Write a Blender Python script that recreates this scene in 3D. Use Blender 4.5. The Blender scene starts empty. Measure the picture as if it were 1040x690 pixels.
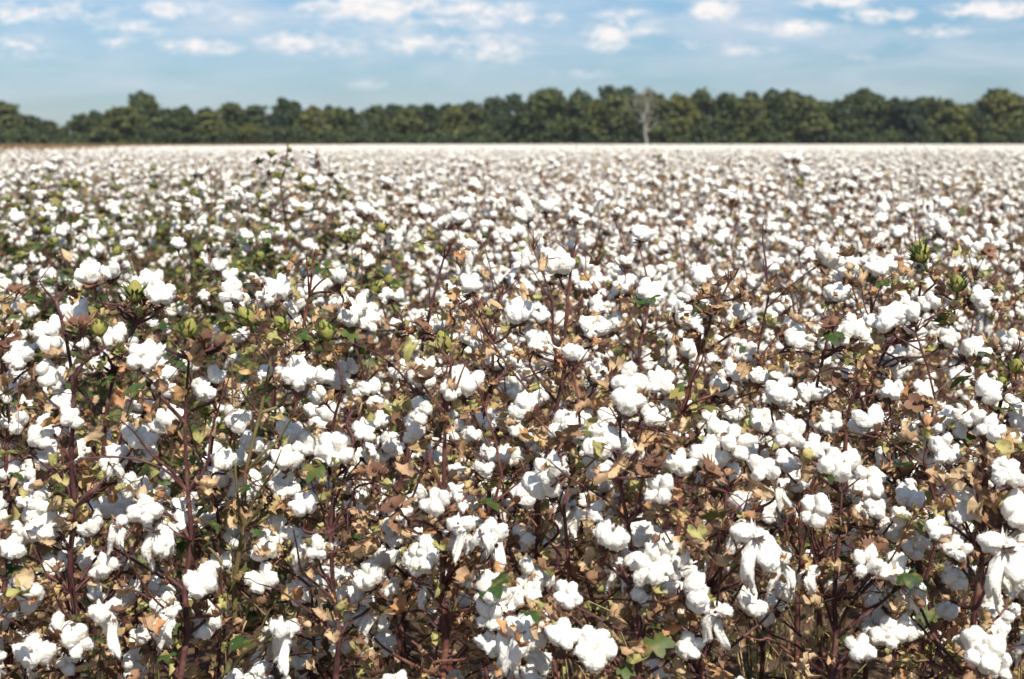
import bpy, bmesh, math, random
import numpy as np
from mathutils import Vector, Matrix, noise as mnoise

random.seed(7)
RNG = np.random.default_rng(11)
scene = bpy.context.scene
COL = scene.collection
R = math.radians
PI = math.pi

# ------------------------------------------------------------------ camera
W_, H_ = 1040.0, 690.0
LENS = 50.0
FPX = W_ * LENS / 36.0
HOR = 146.0
PITCH = math.atan((H_ / 2 - HOR) / FPX)
CAMZ = 1.37
cam_d = bpy.data.cameras.new('camera')
cam = bpy.data.objects.new('camera', cam_d)
COL.objects.link(cam)
cam.location = (0, 0, CAMZ)
cam.rotation_euler = (PI / 2 - PITCH, 0, 0)
cam_d.lens = LENS
cam_d.sensor_width = 36
cam_d.clip_start = 0.05
cam_d.clip_end = 6000
cam_d.dof.use_dof = True
cam_d.dof.focus_distance = 2.5
cam_d.dof.aperture_fstop = 5.6
scene.camera = cam
FW = Vector((0, math.cos(PITCH), -math.sin(PITCH)))
UP = Vector((0, math.sin(PITCH), math.cos(PITCH)))


def at(u, v, D):
    """the point seen at photograph pixel (u, v) that stands D metres down the field"""
    d = Vector((1, 0, 0)) * ((u - W_ / 2) / FPX) + UP * (-(v - H_ / 2) / FPX) + FW
    return Vector((0, 0, CAMZ)) + d * (D / d.y)


# ------------------------------------------------------------------ materials
def new_mat(name):
    m = bpy.data.materials.new(name)
    m.use_nodes = True
    nt = m.node_tree
    nt.nodes.clear()
    out = nt.nodes.new('ShaderNodeOutputMaterial')
    return m, nt, out


def N(nt, t, **kw):
    n = nt.nodes.new(t)
    for k, v in kw.items():
        setattr(n, k, v)
    return n


def ramp(nt, fac, stops, interp='LINEAR'):
    r = N(nt, 'ShaderNodeValToRGB')
    r.color_ramp.interpolation = interp
    els = r.color_ramp.elements
    while len(els) < len(stops):
        els.new(0.5)
    for e, (p, c) in zip(els, stops):
        e.position = p
        e.color = (c[0], c[1], c[2], 1)
    nt.links.new(fac, r.inputs[0])
    return r.outputs[0]


def noise(nt, scale, detail=3, rough=0.55, coord=None, distort=0.0):
    n = N(nt, 'ShaderNodeTexNoise')
    n.inputs['Scale'].default_value = scale
    n.inputs['Detail'].default_value = detail
    n.inputs['Roughness'].default_value = rough
    n.inputs['Distortion'].default_value = distort
    if coord is not None:
        nt.links.new(coord, n.inputs['Vector'])
    return n.outputs[0]


def mixc(nt, fac, a, b, mode='MIX'):
    n = N(nt, 'ShaderNodeMix', data_type='RGBA', blend_type=mode)
    if isinstance(fac, (int, float)):
        n.inputs[0].default_value = fac
    else:
        nt.links.new(fac, n.inputs[0])
    for i, x in ((6, a), (7, b)):
        if isinstance(x, tuple):
            n.inputs[i].default_value = (x[0], x[1], x[2], 1)
        else:
            nt.links.new(x, n.inputs[i])
    return n.outputs[2]


def math_(nt, op, a, b=None, c=None, clamp=False):
    n = N(nt, 'ShaderNodeMath', operation=op, use_clamp=clamp)
    for i, x in enumerate((a, b, c)):
        if x is None:
            continue
        if isinstance(x, (int, float)):
            n.inputs[i].default_value = x
        else:
            nt.links.new(x, n.inputs[i])
    return n.outputs[0]


def leafy(name, col_fn, transl=0.25, rough=0.8, bump=None):
    """diffuse with some light passing through: leaves, lint, dry husks"""
    m, nt, out = new_mat(name)
    col = col_fn(nt)
    p = N(nt, 'ShaderNodeBsdfPrincipled')
    p.inputs['Roughness'].default_value = rough
    p.inputs['Specular IOR Level'].default_value = 0.25
    nt.links.new(col, p.inputs['Base Color'])
    if bump:
        b = N(nt, 'ShaderNodeBump')
        b.inputs['Strength'].default_value = bump[1]
        b.inputs['Distance'].default_value = bump[2]
        tc = N(nt, 'ShaderNodeTexCoord')
        nt.links.new(noise(nt, bump[0], 4, 0.65, tc.outputs['Object']), b.inputs['Height'])
        nt.links.new(b.outputs[0], p.inputs['Normal'])
    if transl > 0:
        t = N(nt, 'ShaderNodeBsdfTranslucent')
        nt.links.new(col, t.inputs[0])
        mx = N(nt, 'ShaderNodeMixShader')
        mx.inputs[0].default_value = transl
        nt.links.new(p.outputs[0], mx.inputs[1])
        nt.links.new(t.outputs[0], mx.inputs[2])
        nt.links.new(mx.outputs[0], out.inputs[0])
    else:
        nt.links.new(p.outputs[0], out.inputs[0])
    return m


def c_lint(nt):
    tc = N(nt, 'ShaderNodeTexCoord')
    f = noise(nt, 45, 3, 0.6, tc.outputs['Object'])
    base = ramp(nt, f, [(0.3, (0.87, 0.85, 0.80)), (0.55, (0.90, 0.89, 0.86)), (0.8, (0.86, 0.85, 0.84))])
    oi = N(nt, 'ShaderNodeObjectInfo')
    f2 = noise(nt, 160, 2, 0.5, tc.outputs['Object'])
    spk = ramp(nt, f2, [(0.70, (0, 0, 0)), (0.76, (1, 1, 1))])
    dirt = mixc(nt, math_(nt, 'MULTIPLY', spk, 0.35), base, (0.55, 0.44, 0.30))
    return mixc(nt, math_(nt, 'MULTIPLY', oi.outputs['Random'], 0.30), dirt, (0.80, 0.74, 0.62))


M_LINT = leafy('cotton_lint', c_lint, 0.10, 0.95, (150, 0.9, 0.004))
M_LINT.node_tree.nodes['Principled BSDF'].inputs['Sheen Weight'].default_value = 0.0


def isl(nt):
    g = N(nt, 'ShaderNodeNewGeometry')
    return g.outputs['Random Per Island']


def c_dry(nt):
    r = isl(nt)
    base = ramp(nt, r, [(0.0, (0.13, 0.075, 0.05)), (0.12, (0.27, 0.16, 0.10)), (0.30, (0.45, 0.31, 0.19)),
                        (0.55, (0.58, 0.45, 0.29)), (0.66, (0.44, 0.23, 0.11)), (0.74, (0.52, 0.44, 0.22)), (0.9, (0.38, 0.38, 0.15)), (1.0, (0.13, 0.07, 0.05))])
    tc = N(nt, 'ShaderNodeTexCoord')
    f = noise(nt, 55, 4, 0.65, tc.outputs['Object'])
    k = ramp(nt, f, [(0.35, (0.72, 0.68, 0.64)), (0.6, (1.12, 1.10, 1.08))])
    return mixc(nt, 1.0, base, k, 'MULTIPLY')


M_DRY = leafy('dry_leaf', c_dry, 0.22, 0.75, (90, 0.6, 0.003))


def c_green(nt):
    r = isl(nt)
    base = ramp(nt, r, [(0.0, (0.028, 0.065, 0.020)), (0.5, (0.055, 0.10, 0.028)), (0.78, (0.13, 0.16, 0.05)), (1.0, (0.30, 0.27, 0.09))])
    tc = N(nt, 'ShaderNodeTexCoord')
    f = noise(nt, 60, 3, 0.6, tc.outputs['Object'])
    return mixc(nt, ramp(nt, f, [(0.52, (0, 0, 0)), (0.7, (1, 1, 1))]), base, (0.24, 0.17, 0.06))


M_GREEN = leafy('green_leaf', c_green, 0.3, 0.5, (80, 0.4, 0.002))


def c_bur(nt):
    r = isl(nt)
    base = ramp(nt, r, [(0.0, (0.075, 0.035, 0.028)), (0.5, (0.15, 0.075, 0.048)), (0.8, (0.27, 0.16, 0.095)), (1.0, (0.42, 0.30, 0.19))])
    oi = N(nt, 'ShaderNodeObjectInfo')
    return mixc(nt, math_(nt, 'MULTIPLY', oi.outputs['Random'], 0.30), base, (0.30, 0.17, 0.10))


M_BUR = leafy('bur_husk', c_bur, 0.08, 0.6, (150, 0.5, 0.002))


def c_stem(nt):
    tc = N(nt, 'ShaderNodeTexCoord')
    f = noise(nt, 35, 4, 0.6, tc.outputs['Object'])
    base = ramp(nt, f, [(0.3, (0.045, 0.018, 0.020)), (0.52, (0.095, 0.038, 0.038)), (0.72, (0.19, 0.11, 0.085))])
    oi = N(nt, 'ShaderNodeObjectInfo')
    k = ramp(nt, oi.outputs['Random'], [(0.0, (0.75, 0.7, 0.75)), (0.6, (1.0, 1.0, 1.0)), (1.0, (1.35, 1.25, 1.0))])
    return mixc(nt, 1.0, base, k, 'MULTIPLY')


M_STEM = leafy('stem_bark', c_stem, 0.0, 0.55, (120, 0.5, 0.002))


def c_gstem(nt):
    tc = N(nt, 'ShaderNodeTexCoord')
    f = noise(nt, 25, 4, 0.6, tc.outputs['Object'])
    return ramp(nt, f, [(0.35, (0.16, 0.15, 0.055)), (0.55, (0.13, 0.10, 0.05)), (0.72, (0.14, 0.06, 0.045))])


M_GSTEM = leafy('green_stem_bark', c_gstem, 0.0, 0.55, (120, 0.4, 0.002))


def c_gboll(nt):
    tc = N(nt, 'ShaderNodeTexCoord')
    f = noise(nt, 70, 3, 0.6, tc.outputs['Object'])
    oi = N(nt, 'ShaderNodeObjectInfo')
    base = ramp(nt, f, [(0.3, (0.15, 0.19, 0.04)), (0.5, (0.25, 0.27, 0.07)), (0.66, (0.26, 0.15, 0.07))])
    return mixc(nt, math_(nt, 'MULTIPLY', oi.outputs['Random'], 0.5), base, (0.33, 0.27, 0.08))


M_GBOLL = leafy('green_boll_skin', c_gboll, 0.1, 0.65, (90, 0.6, 0.003))


def c_soil(nt):
    tc = N(nt, 'ShaderNodeTexCoord')
    f = noise(nt, 3.0, 8, 0.65, tc.outputs['Object'])
    g = noise(nt, 0.02, 4, 0.5, tc.outputs['Object'])
    a = ramp(nt, f, [(0.3, (0.035, 0.02, 0.016)), (0.55, (0.075, 0.045, 0.032)), (0.75, (0.13, 0.085, 0.055))])
    return mixc(nt, ramp(nt, g, [(0.4, (0, 0, 0)), (0.7, (1, 1, 1))]), a, (0.20, 0.15, 0.08), 'MIX')


M_SOIL = leafy('soil', c_soil, 0.0, 0.95, (14, 0.8, 0.03))


def c_tree(dark, mid, light):
    def f_(nt):
        oi = N(nt, 'ShaderNodeObjectInfo')
        r = isl(nt)
        tc = N(nt, 'ShaderNodeTexCoord')
        f = noise(nt, 0.45, 3, 0.6, tc.outputs['Object'])
        s = math_(nt, 'ADD', math_(nt, 'MULTIPLY', f, 0.6), math_(nt, 'MULTIPLY', r, 0.4))
        base = ramp(nt, s, [(0.25, dark), (0.5, mid), (0.8, light)])
        k = ramp(nt, oi.outputs['Random'], [(0.0, (0.62, 0.72, 0.72)), (0.4, (0.95, 0.95, 0.95)), (0.8, (1.25, 1.15, 0.9)), (1.0, (1.45, 1.25, 0.95))])
        return mixc(nt, 1.0, base, k, 'MULTIPLY')
    return f_


M_TREE = leafy('tree_leaves', c_tree((0.045, 0.062, 0.024), (0.090, 0.112, 0.040), (0.17, 0.185, 0.065)), 0.12, 0.7)
M_TREE2 = leafy('dark_tree_leaves', c_tree((0.028, 0.048, 0.026), (0.050, 0.076, 0.036), (0.095, 0.12, 0.05)), 0.10, 0.7)
M_PALE = leafy('pale_twigs', c_tree((0.10, 0.10, 0.085), (0.17, 0.17, 0.13), (0.26, 0.25, 0.20)), 0.1, 0.8)
M_BARK = leafy('tree_bark', lambda nt: ramp(nt, noise(nt, 3, 4), [(0.3, (0.07, 0.055, 0.045)), (0.7, (0.16, 0.13, 0.10))]), 0.0, 0.9)
M_PBARK = leafy('pale_bark', lambda nt: ramp(nt, noise(nt, 3, 4), [(0.3, (0.25, 0.24, 0.21)), (0.7, (0.42, 0.41, 0.37))]), 0.0, 0.9)

# ------------------------------------------------------------------ mesh building
class MB:
    def __init__(s):
        s.v, s.f, s.m, s.n = [], [], [], 0

    def add(s, v, f, mat=0):
        v = np.asarray(v, dtype=np.float64)
        s.v.append(v)
        s.f.append(np.asarray(f, dtype=np.int64) + s.n)
        s.m.append(np.full(len(f), mat, dtype=np.int32))
        s.n += len(v)

    def arrays(s):
        return np.concatenate(s.v), np.concatenate(s.f), np.concatenate(s.m)

    def mesh(s, name, mats, smooth=True):
        v, f, m = s.arrays()
        return arr_mesh(name, v, f, m, mats, smooth)


def arr_mesh(name, v, f, m, mats, smooth=True, extra=None):
    me = bpy.data.meshes.new(name)
    allv = v if extra is None else np.concatenate([v, extra])
    me.vertices.add(len(allv))
    me.vertices.foreach_set('co', allv.astype(np.float32).ravel())
    me.loops.add(len(f) * 3)
    me.loops.foreach_set('vertex_index', f.astype(np.int32).ravel())
    me.polygons.add(len(f))
    me.polygons.foreach_set('loop_start', (np.arange(len(f)) * 3).astype(np.int32))
    me.polygons.foreach_set('material_index', m.astype(np.int32))
    for x in mats:
        me.materials.append(x)
    me.update(calc_edges=True)
    me.polygons.foreach_set('use_smooth', np.full(len(f), smooth))
    return me


def link(name, data, parent=None, loc=None, rot=None, sc=None):
    o = bpy.data.objects.new(name, data)
    COL.objects.link(o)
    if parent is not None:
        o.parent = parent
    if loc is not None:
        o.location = loc
    if rot is not None:
        o.rotation_euler = rot
    if sc is not None:
        o.scale = (sc, sc, sc)
    return o


def tag(o, label=None, cat=None, group=None, kind=None):
    if label:
        o['label'] = label
    if cat:
        o['category'] = cat
    if group:
        o['group'] = group
    if kind:
        o['kind'] = kind
    return o


def ico(sub):
    bm = bmesh.new()
    bmesh.ops.create_icosphere(bm, subdivisions=sub, radius=1.0)
    v = np.array([x.co[:] for x in bm.verts])
    f = np.array([[q.index for q in p.verts] for p in bm.faces])
    bm.free()
    return v, f


ICO = {k: ico(k) for k in (1, 2, 3, 4)}


def tube(mb, pts, radii, n=6, mat=0):
    P = np.array([list(p) for p in pts], dtype=float)
    k = len(P)
    T = np.gradient(P, axis=0)
    T /= np.linalg.norm(T, axis=1)[:, None] + 1e-9
    ref = np.array([0.31, 0.95, 0.05])
    if abs(T[0] @ ref) > 0.9:
        ref = np.array([1.0, 0, 0.1])
    A = np.cross(T, ref)
    A /= np.linalg.norm(A, axis=1)[:, None] + 1e-9
    B = np.cross(T, A)
    a = np.arange(n) / n * 2 * PI
    rr = np.asarray(radii, float)[:, None, None]
    V = P[:, None, :] + rr * (A[:, None, :] * np.cos(a)[None, :, None] + B[:, None, :] * np.sin(a)[None, :, None])
    V = V.reshape(-1, 3)
    V = np.concatenate([V, P[-1:] + T[-1:] * radii[-1]])
    F = []
    for i in range(k - 1):
        for j in range(n):
            q0, q1 = i * n + j, i * n + (j + 1) % n
            F.append((q0, q1, q1 + n))
            F.append((q0, q1 + n, q0 + n))
    e = (k - 1) * n
    for j in range(n):
        F.append((e + j, e + (j + 1) % n, k * n))
    mb.add(V, F, mat)


def smooth_path(pts, sub=3):
    """Catmull-Rom through the points"""
    P = [np.array(list(p), float) for p in pts]
    if len(P) < 3:
        return P
    Q = [2 * P[0] - P[1]] + P + [2 * P[-1] - P[-2]]
    out = []
    for i in range(1, len(Q) - 2):
        a, b, c, d = Q[i - 1], Q[i], Q[i + 1], Q[i + 2]
        for s in range(sub):
            t = s / sub
            out.append(0.5 * ((2 * b) + (-a + c) * t + (2 * a - 5 * b + 4 * c - d) * t * t + (-a + 3 * b - 3 * c + d) * t ** 3))
    out.append(P[-1])
    return out


def rot_to(axis, spin=0.0):
    """matrix whose z is the axis"""
    z = Vector(axis).normalized()
    q = z.to_track_quat('Z', 'Y')
    return (q.to_matrix() @ Matrix.Rotation(spin, 3, 'Z'))


def npm(m):
    return np.array([list(r) for r in m])


# ------------------------------------------------------------------ leaves
def leaf_proto(rng, kind, lod=2):
    """a palmate cotton leaf; petiole end at the origin, blade along +x; unit size; dry ones crumple up"""
    na = {2: 21, 1: 11, 0: 7}[lod]
    rings = {2: (0.3, 0.62, 1.0), 1: (0.55, 1.0), 0: (1.0,)}[lod]
    th = np.linspace(-R(150), R(150), na)
    peaks = np.array([-R(112), -R(54), 0, R(54), R(112)])
    amp = np.array([0.62, 0.86, 1.0, 0.86, 0.62]) * rng.uniform(0.85, 1.1, 5)
    out = np.full(na, 0.5 if kind == 'dry' else 0.46)
    for p, a in zip(peaks, amp):
        d = np.abs(th - p)
        out = np.maximum(out, a * np.clip(1 - (d / R(50 if kind == 'dry' else 46)) ** 1.5, 0, 1))
    out = out * rng.uniform(0.9, 1.08, na)
    V = [np.zeros(3)]
    for r in rings:
        for t, o in zip(th, out):
            V.append(np.array([math.cos(t) * o * r + 0.15 * 0, math.sin(t) * o * r, 0]))
    V = np.array(V)
    F = []
    for j in range(na - 1):
        F.append((0, 1 + j, 2 + j))
    for k in range(len(rings) - 1):
        a, b = 1 + k * na, 1 + (k + 1) * na
        for j in range(na - 1):
            F.append((a + j, b + j, b + j + 1))
            F.append((a + j, b + j + 1, a + j + 1))
    x, y = V[:, 0].copy(), V[:, 1].copy()
    rad = np.hypot(x, y)
    ph = rng.uniform(0, 6.28, 6)
    if kind == 'dry':
        amp_ = rng.uniform(0.16, 0.34)
        z = amp_ * (np.sin(7 * x + ph[0]) * np.cos(6 * y + ph[1]) + 0.6 * np.sin(12 * y + ph[2]) + 0.5 * np.cos(13 * x + ph[3])) * rad
        c = rng.uniform(2.0, 4.6)
        ax = rng.uniform(0, PI)
        u, w = x * math.cos(ax) + y * math.sin(ax), -x * math.sin(ax) + y * math.cos(ax)
        w2 = np.sin(w * c) / c
        z = z + (1 - np.cos(w * c)) / c
        c2 = rng.uniform(0.8, 3.0)
        u2 = np.sin(u * c2) / c2
        z = z + (1 - np.cos(u * c2)) / c2 * rng.choice([-1, 1])
        x, y = u2 * math.cos(ax) - w2 * math.sin(ax), u2 * math.sin(ax) + w2 * math.cos(ax)
    else:
        z = 0.05 * np.sin(5 * y + ph[0]) + 0.05 * np.cos(6 * x + ph[1]) - 0.28 * rad ** 2 + 0.12 * np.abs(y)
    return np.stack([x, y, z], 1), np.array(F)


DRY = {l: [leaf_proto(RNG, 'dry', l) for _ in range(14)] for l in (0, 1, 2)}
GRN = {l: [leaf_proto(RNG, 'green', l) for _ in range(7)] for l in (0, 1, 2)}


def put_leaf(mb, rng, pos, size, kind, lod, mat, az=None):
    V, F = (DRY if kind == 'dry' else GRN)[lod][rng.integers(0, 14 if kind == 'dry' else 7)]
    az = rng.uniform(0, 2 * PI) if az is None else az
    if kind == 'dry':
        down = rng.uniform(0.1, 1.4)
        roll = rng.uniform(-1.5, 1.5)
    else:
        down = rng.uniform(-0.1, 0.8)
        roll = rng.uniform(-0.5, 0.5)
    m = Matrix.Rotation(az, 3, 'Z') @ Matrix.Rotation(down, 3, 'Y') @ Matrix.Rotation(roll, 3, 'X')
    mb.add((V * size) @ npm(m).T + np.array(pos), F, mat)


# ------------------------------------------------------------------ bolls
def lock(rng, sub, semi, centre, m3, seed, lump=0.16, droop=0.0):
    v, f = ICO[sub]
    out = np.empty_like(v)
    off = Vector((seed * 3.17, seed * 1.3, -seed * 2.1))
    for i, p in enumerate(v):
        q = Vector(p)
        n1 = mnoise.noise(q * 1.5 + off)
        n2 = mnoise.noise(q * 3.6 + off * 2)
        n3 = mnoise.noise(q * 8.5 + off * 3) if sub >= 3 else 0
        n4 = mnoise.noise(q * 19 + off) if sub >= 3 else 0
        k = 1 + lump * (1.1 * n1 + 0.6 * n2 + 0.34 * n3 + 0.24 * n4) * 1.6
        out[i] = p * k
    out = out * np.array(semi)
    out = out @ npm(m3).T + np.array(centre)
    if droop:
        pass
    return out, f


def make_lint(rng, kind, sub, seed):
    """the open lint of one boll; its stalk joins at the origin and its axis is +z (hanging kinds: -z is down)"""
    mb = MB()
    if kind == 'round':
        n = int(rng.choice([4, 4, 5]))
        tilt0 = rng.uniform(0.85, 1.15)
        for i in range(n):
            a = i / n * 2 * PI + rng.uniform(-0.22, 0.22)
            ti = tilt0 + rng.uniform(-0.2, 0.2)
            d = Vector((math.sin(ti) * math.cos(a), math.sin(ti) * math.sin(a), math.cos(ti)))
            c = Vector((0, 0, 0.020)) + d * 0.0195 * rng.uniform(0.85, 1.2)
            s = rng.uniform(0.78, 1.12)
            v, f = lock(rng, sub, (0.0140 * s, 0.0155 * s, 0.0200 * s * rng.uniform(0.85, 1.2)), c, rot_to(d * 0.75 + Vector((0, 0, 0.5)), rng.uniform(0, 6)), seed * 7 + i)
            mb.add(v, f)
        if rng.random() < 0.6:
            v, f = lock(rng, sub, (0.013, 0.013, 0.014), (rng.uniform(-.004, .004), rng.uniform(-.004, .004), 0.033), rot_to((0, 0, 1)), seed * 7 + 6)
            mb.add(v, f)
    elif kind == 'open':      # wide and flat, locks spread like petals
        n = int(rng.choice([5, 6, 7]))
        for i in range(n):
            a = i / n * 2 * PI + rng.uniform(-0.5, 0.5)
            d = Vector((math.cos(a), math.sin(a), rng.uniform(-0.2, 1.2))).normalized()
            c = Vector((0, 0, 0.018)) + d * rng.uniform(0.014, 0.026)
            s = rng.uniform(0.7, 1.15)
            v, f = lock(rng, sub, (0.0125 * s, 0.0135 * s, 0.0185 * s), c, rot_to(d + Vector((rng.normal(0, .4), rng.normal(0, .4), rng.normal(0, .4))), rng.uniform(0, 6)), seed * 7 + i, 0.24)
            mb.add(v, f)
    elif kind == 'hang':      # strung out lint hanging out of the bur
        n = int(rng.choice([2, 3, 3]))
        for i in range(n):
            a = i / n * 2 * PI + rng.uniform(-0.4, 0.4)
            L = rng.uniform(0.020, 0.052)
            rr = 0.013
            c = Vector((rr * math.cos(a), rr * math.sin(a), 0.006 - L * 0.75))
            tip = Vector((0.25 * math.cos(a), 0.25 * math.sin(a), -1))
            w = rng.uniform(0.010, 0.0165)
            v, f = lock(rng, sub, (w, w * 0.85, L), c, rot_to(tip, rng.uniform(0, 6)), seed * 7 + i, 0.34)
            h = v[:, 2]
            wob = 0.006 * np.sin(h * 70 + seed + i)
            v[:, 0] += wob
            v[:, 1] += 0.005 * np.cos(h * 55 + i * 2)
            mb.add(v, f)
        for i in range(int(rng.choice([1, 2, 3]))):
            a = rng.uniform(0, 6.28)
            v, f = lock(rng, sub, (0.014, 0.015, 0.018), (0.014 * math.cos(a), 0.014 * math.sin(a), 0.009), rot_to((math.cos(a), math.sin(a), 0.3)), seed * 7 + 5 + i)
            mb.add(v, f)
    elif kind == 'half':      # only just splitting open
        for i in range(4):
            a = i / 4 * 2 * PI
            v, f = lock(rng, sub, (0.0095, 0.0095, 0.018), (0.0085 * math.cos(a), 0.0085 * math.sin(a), 0.024), rot_to((0.2 * math.cos(a), 0.2 * math.sin(a), 1)), seed * 7 + i, 0.1)
            mb.add(v, f)
    if sub >= 3:        # loose fibres standing off the locks
        v, f, _m = mb.arrays()
        nf = 420 if kind != 'hang' else 620
        vi = rng.integers(0, len(v), nf)
        cen = v.mean(0)
        for i in vi:
            p = v[i]
            d = (p - cen)
            d = d / (np.linalg.norm(d) + 1e-9) + rng.normal(0, 0.6, 3)
            if kind == 'hang' and p[2] < 0:
                d[2] -= 0.9
            d /= np.linalg.norm(d)
            L = rng.uniform(0.002, 0.006) * (1.25 if kind == 'hang' else 1)
            sd_ = np.cross(d, rng.normal(0, 1, 3)); sd_ /= np.linalg.norm(sd_) + 1e-9
            w = 0.00022
            c2 = p + d * L * 0.6 + sd_ * L * 0.15
            e = p + d * L + sd_ * L * 0.5
            mb.add([p - sd_ * w, p + sd_ * w, c2 + sd_ * w * .8, c2 - sd_ * w * .8, e], [(0, 1, 2), (0, 2, 3), (3, 2, 4)])
    return mb


def carpel(mb, a, length, width, curl, z0, mat=0, closed=0.0, n=6):
    V, F = [], []
    for i in range(n + 1):
        t = i / n
        ang = -0.2 + curl * t
        # the strip leaves the base outwards and bends up, then flares
        r = length * (0.75 * math.sin(min(t, 1) * (1.45 - closed)))
        z = z0 + length * (0.62 * t ** 1.3) * (0.45 + closed) - 0.2 * length * curl * t ** 3
        w = width * (math.sin(PI * min(1, t * 0.93 + 0.07)) ** 0.75) * (1 - 0.15 * t)
        for s, lift in ((-1, 0.25), (0, 0), (1, 0.25)):
            x = r + lift * 0 * w
            V.append((x * math.cos(a) - s * w * math.sin(a), x * math.sin(a) + s * w * math.cos(a), z + lift * w))
    for i in range(n):
        for j in range(2):
            q = i * 3 + j
            F.append((q, q + 1, q + 4))
            F.append((q, q + 4, q + 3))
    mb.add(V, F, mat)


def bract(mb, rng, a, size, out_, mat=0, closed=False):
    """fringed bract: a heart-shaped husk leaf with long teeth"""
    teeth = 7
    V = [(0.002 * math.cos(a), 0.002 * math.sin(a), -0.004)]
    ring = []
    for j in range(teeth * 2 + 1):
        u = j / (teeth * 2) * 2 - 1
        long = (j % 2 == 1)
        L = (1.0 - 0.35 * u * u) * (1.0 if long else 0.58) * rng.uniform(0.85, 1.12)
        ring.append((u * 0.95, L))
    V2 = []
    for k, rr in enumerate((0.5, 1.0)):
        for u, L in ring:
            l = L * rr if k else 0.46 * (1 - 0.2 * u * u)
            ang = u * 0.95
            lx = math.cos(ang) * l
            wy = math.sin(ang) * l
            bend = out_ + rng.uniform(-0.2, 0.3) * l
            x = math.sin(bend) * lx * size
            z = math.cos(bend) * lx * size
            y = wy * size
            inward = 0.25 * abs(u) * size * (0.4 if closed else 0.2)
            x = x - inward + 0.004
            V2.append((x * math.cos(a) - y * math.sin(a), x * math.sin(a) + y * math.cos(a), z - 0.004))
    n = len(ring)
    V += V2
    F = []
    for j in range(n - 1):
        F.append((0, 1 + j, 2 + j))
        F.append((1 + j, 1 + n + j, 2 + n + j))
        F.append((1 + j, 2 + n + j, 2 + j))
    mb.add(V, F, mat)


def make_bur(rng, kind, mat=0, lod=1):
    mb = MB()
    n = 4 if kind != 'open' else 5
    closed = {'half': 0.55, 'hang': 0.05, 'round': 0.1, 'open': 0.0, 'empty': 0.0}[kind]
    off = rng.uniform(0, 6)
    for i in range(n):
        a = i / n * 2 * PI + off
        carpel(mb, a, rng.uniform(0.030, 0.038) * (1.0 if kind != 'empty' else 0.74), rng.uniform(0.008, 0.011), rng.uniform(0.2, 1.0), 0.001, mat, closed, 6 if lod else 3)
    if lod:
        for i in range(3):
            if rng.random() < (0.85 if kind != 'round' else 0.75):
                bract(mb, rng, i / 3 * 2 * PI + off + 0.4, rng.uniform(0.022, 0.034), rng.uniform(0.5, 1.9), mat)
    tube(mb, [(0, 0, -0.016), (0, 0, 0.002), (0, 0, 0.008)], [0.0022, 0.0045, 0.003], 6, mat)
    return mb


def make_green_boll(rng):
    mb = MB()
    v, f = ICO[3]
    v = v.copy()
    a = np.arctan2(v[:, 1], v[:, 0])
    k = 1 - 0.13 * np.abs(np.cos(2 * a)) ** 14
    tip = np.clip(v[:, 2], 0, 1) ** 3
    V = np.stack([v[:, 0] * k * (1 - 0.35 * tip), v[:, 1] * k * (1 - 0.35 * tip), v[:, 2] * 1.22 + tip * 0.3], 1) * 0.0155
    V[:, 2] += 0.019
    mb.add(V, f, 0)
    for i in range(3):
        bract(mb, rng, i / 3 * 2 * PI, rng.uniform(0.046, 0.056), rng.uniform(0.15, 0.45), 1, True)
    tube(mb, [(0, 0, -0.016), (0, 0, 0.002)], [0.002, 0.004], 6, 1)
    return mb


LINT, BUR, WHOLE = {}, {}, {}
for kind, cnt in (('round', 12), ('open', 6), ('hang', 9), ('half', 3)):
    LINT[kind], BUR[kind], WHOLE[kind] = [], [], []
    for i in range(cnt):
        lm = make_lint(RNG, kind, 3, i + 1 + 20 * len(kind) + ord(kind[0]))
        bm_ = make_bur(RNG, kind)
        LINT[kind].append(lm.mesh('lint_' + kind, [M_LINT]))
        BUR[kind].append(bm_.mesh('bur_' + kind, [M_BUR]))
        wm = MB()
        lo = make_lint(np.random.default_rng(i), kind, 2, i + 3 + ord(kind[0]))
        v, f, m = lo.arrays()
        wm.add(v, f, 0)
        v, f, m = bm_.arrays()
        wm.add(v, f, 1)
        WHOLE[kind].append(wm.mesh('boll_' + kind, [M_LINT, M_BUR]))
EMPTY = [make_bur(RNG, 'empty').mesh('bur_empty', [M_BUR]) for _ in range(5)]
GBOLL = [make_green_boll(RNG).mesh('green_boll', [M_GBOLL, M_GREEN]) for _ in range(4)]
LOWBOLL = {}
for kind in ('round', 'open', 'hang'):
    LOWBOLL[kind] = []
    for i in range(4):
        LOWBOLL[kind].append((make_lint(RNG, kind, 1, 50 + i).arrays()[:2], make_bur(RNG, kind, 0, 0).arrays()[:2]))


def pick_kind(rng, zrel=1.0):
    r = rng.random()
    ph = 0.07 + 0.16 * (1 - zrel)
    if r < ph:
        return 'hang'
    if r < ph + 0.15:
        return 'open'
    if r < ph + 0.22:
        return 'half'
    return 'round'


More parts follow.
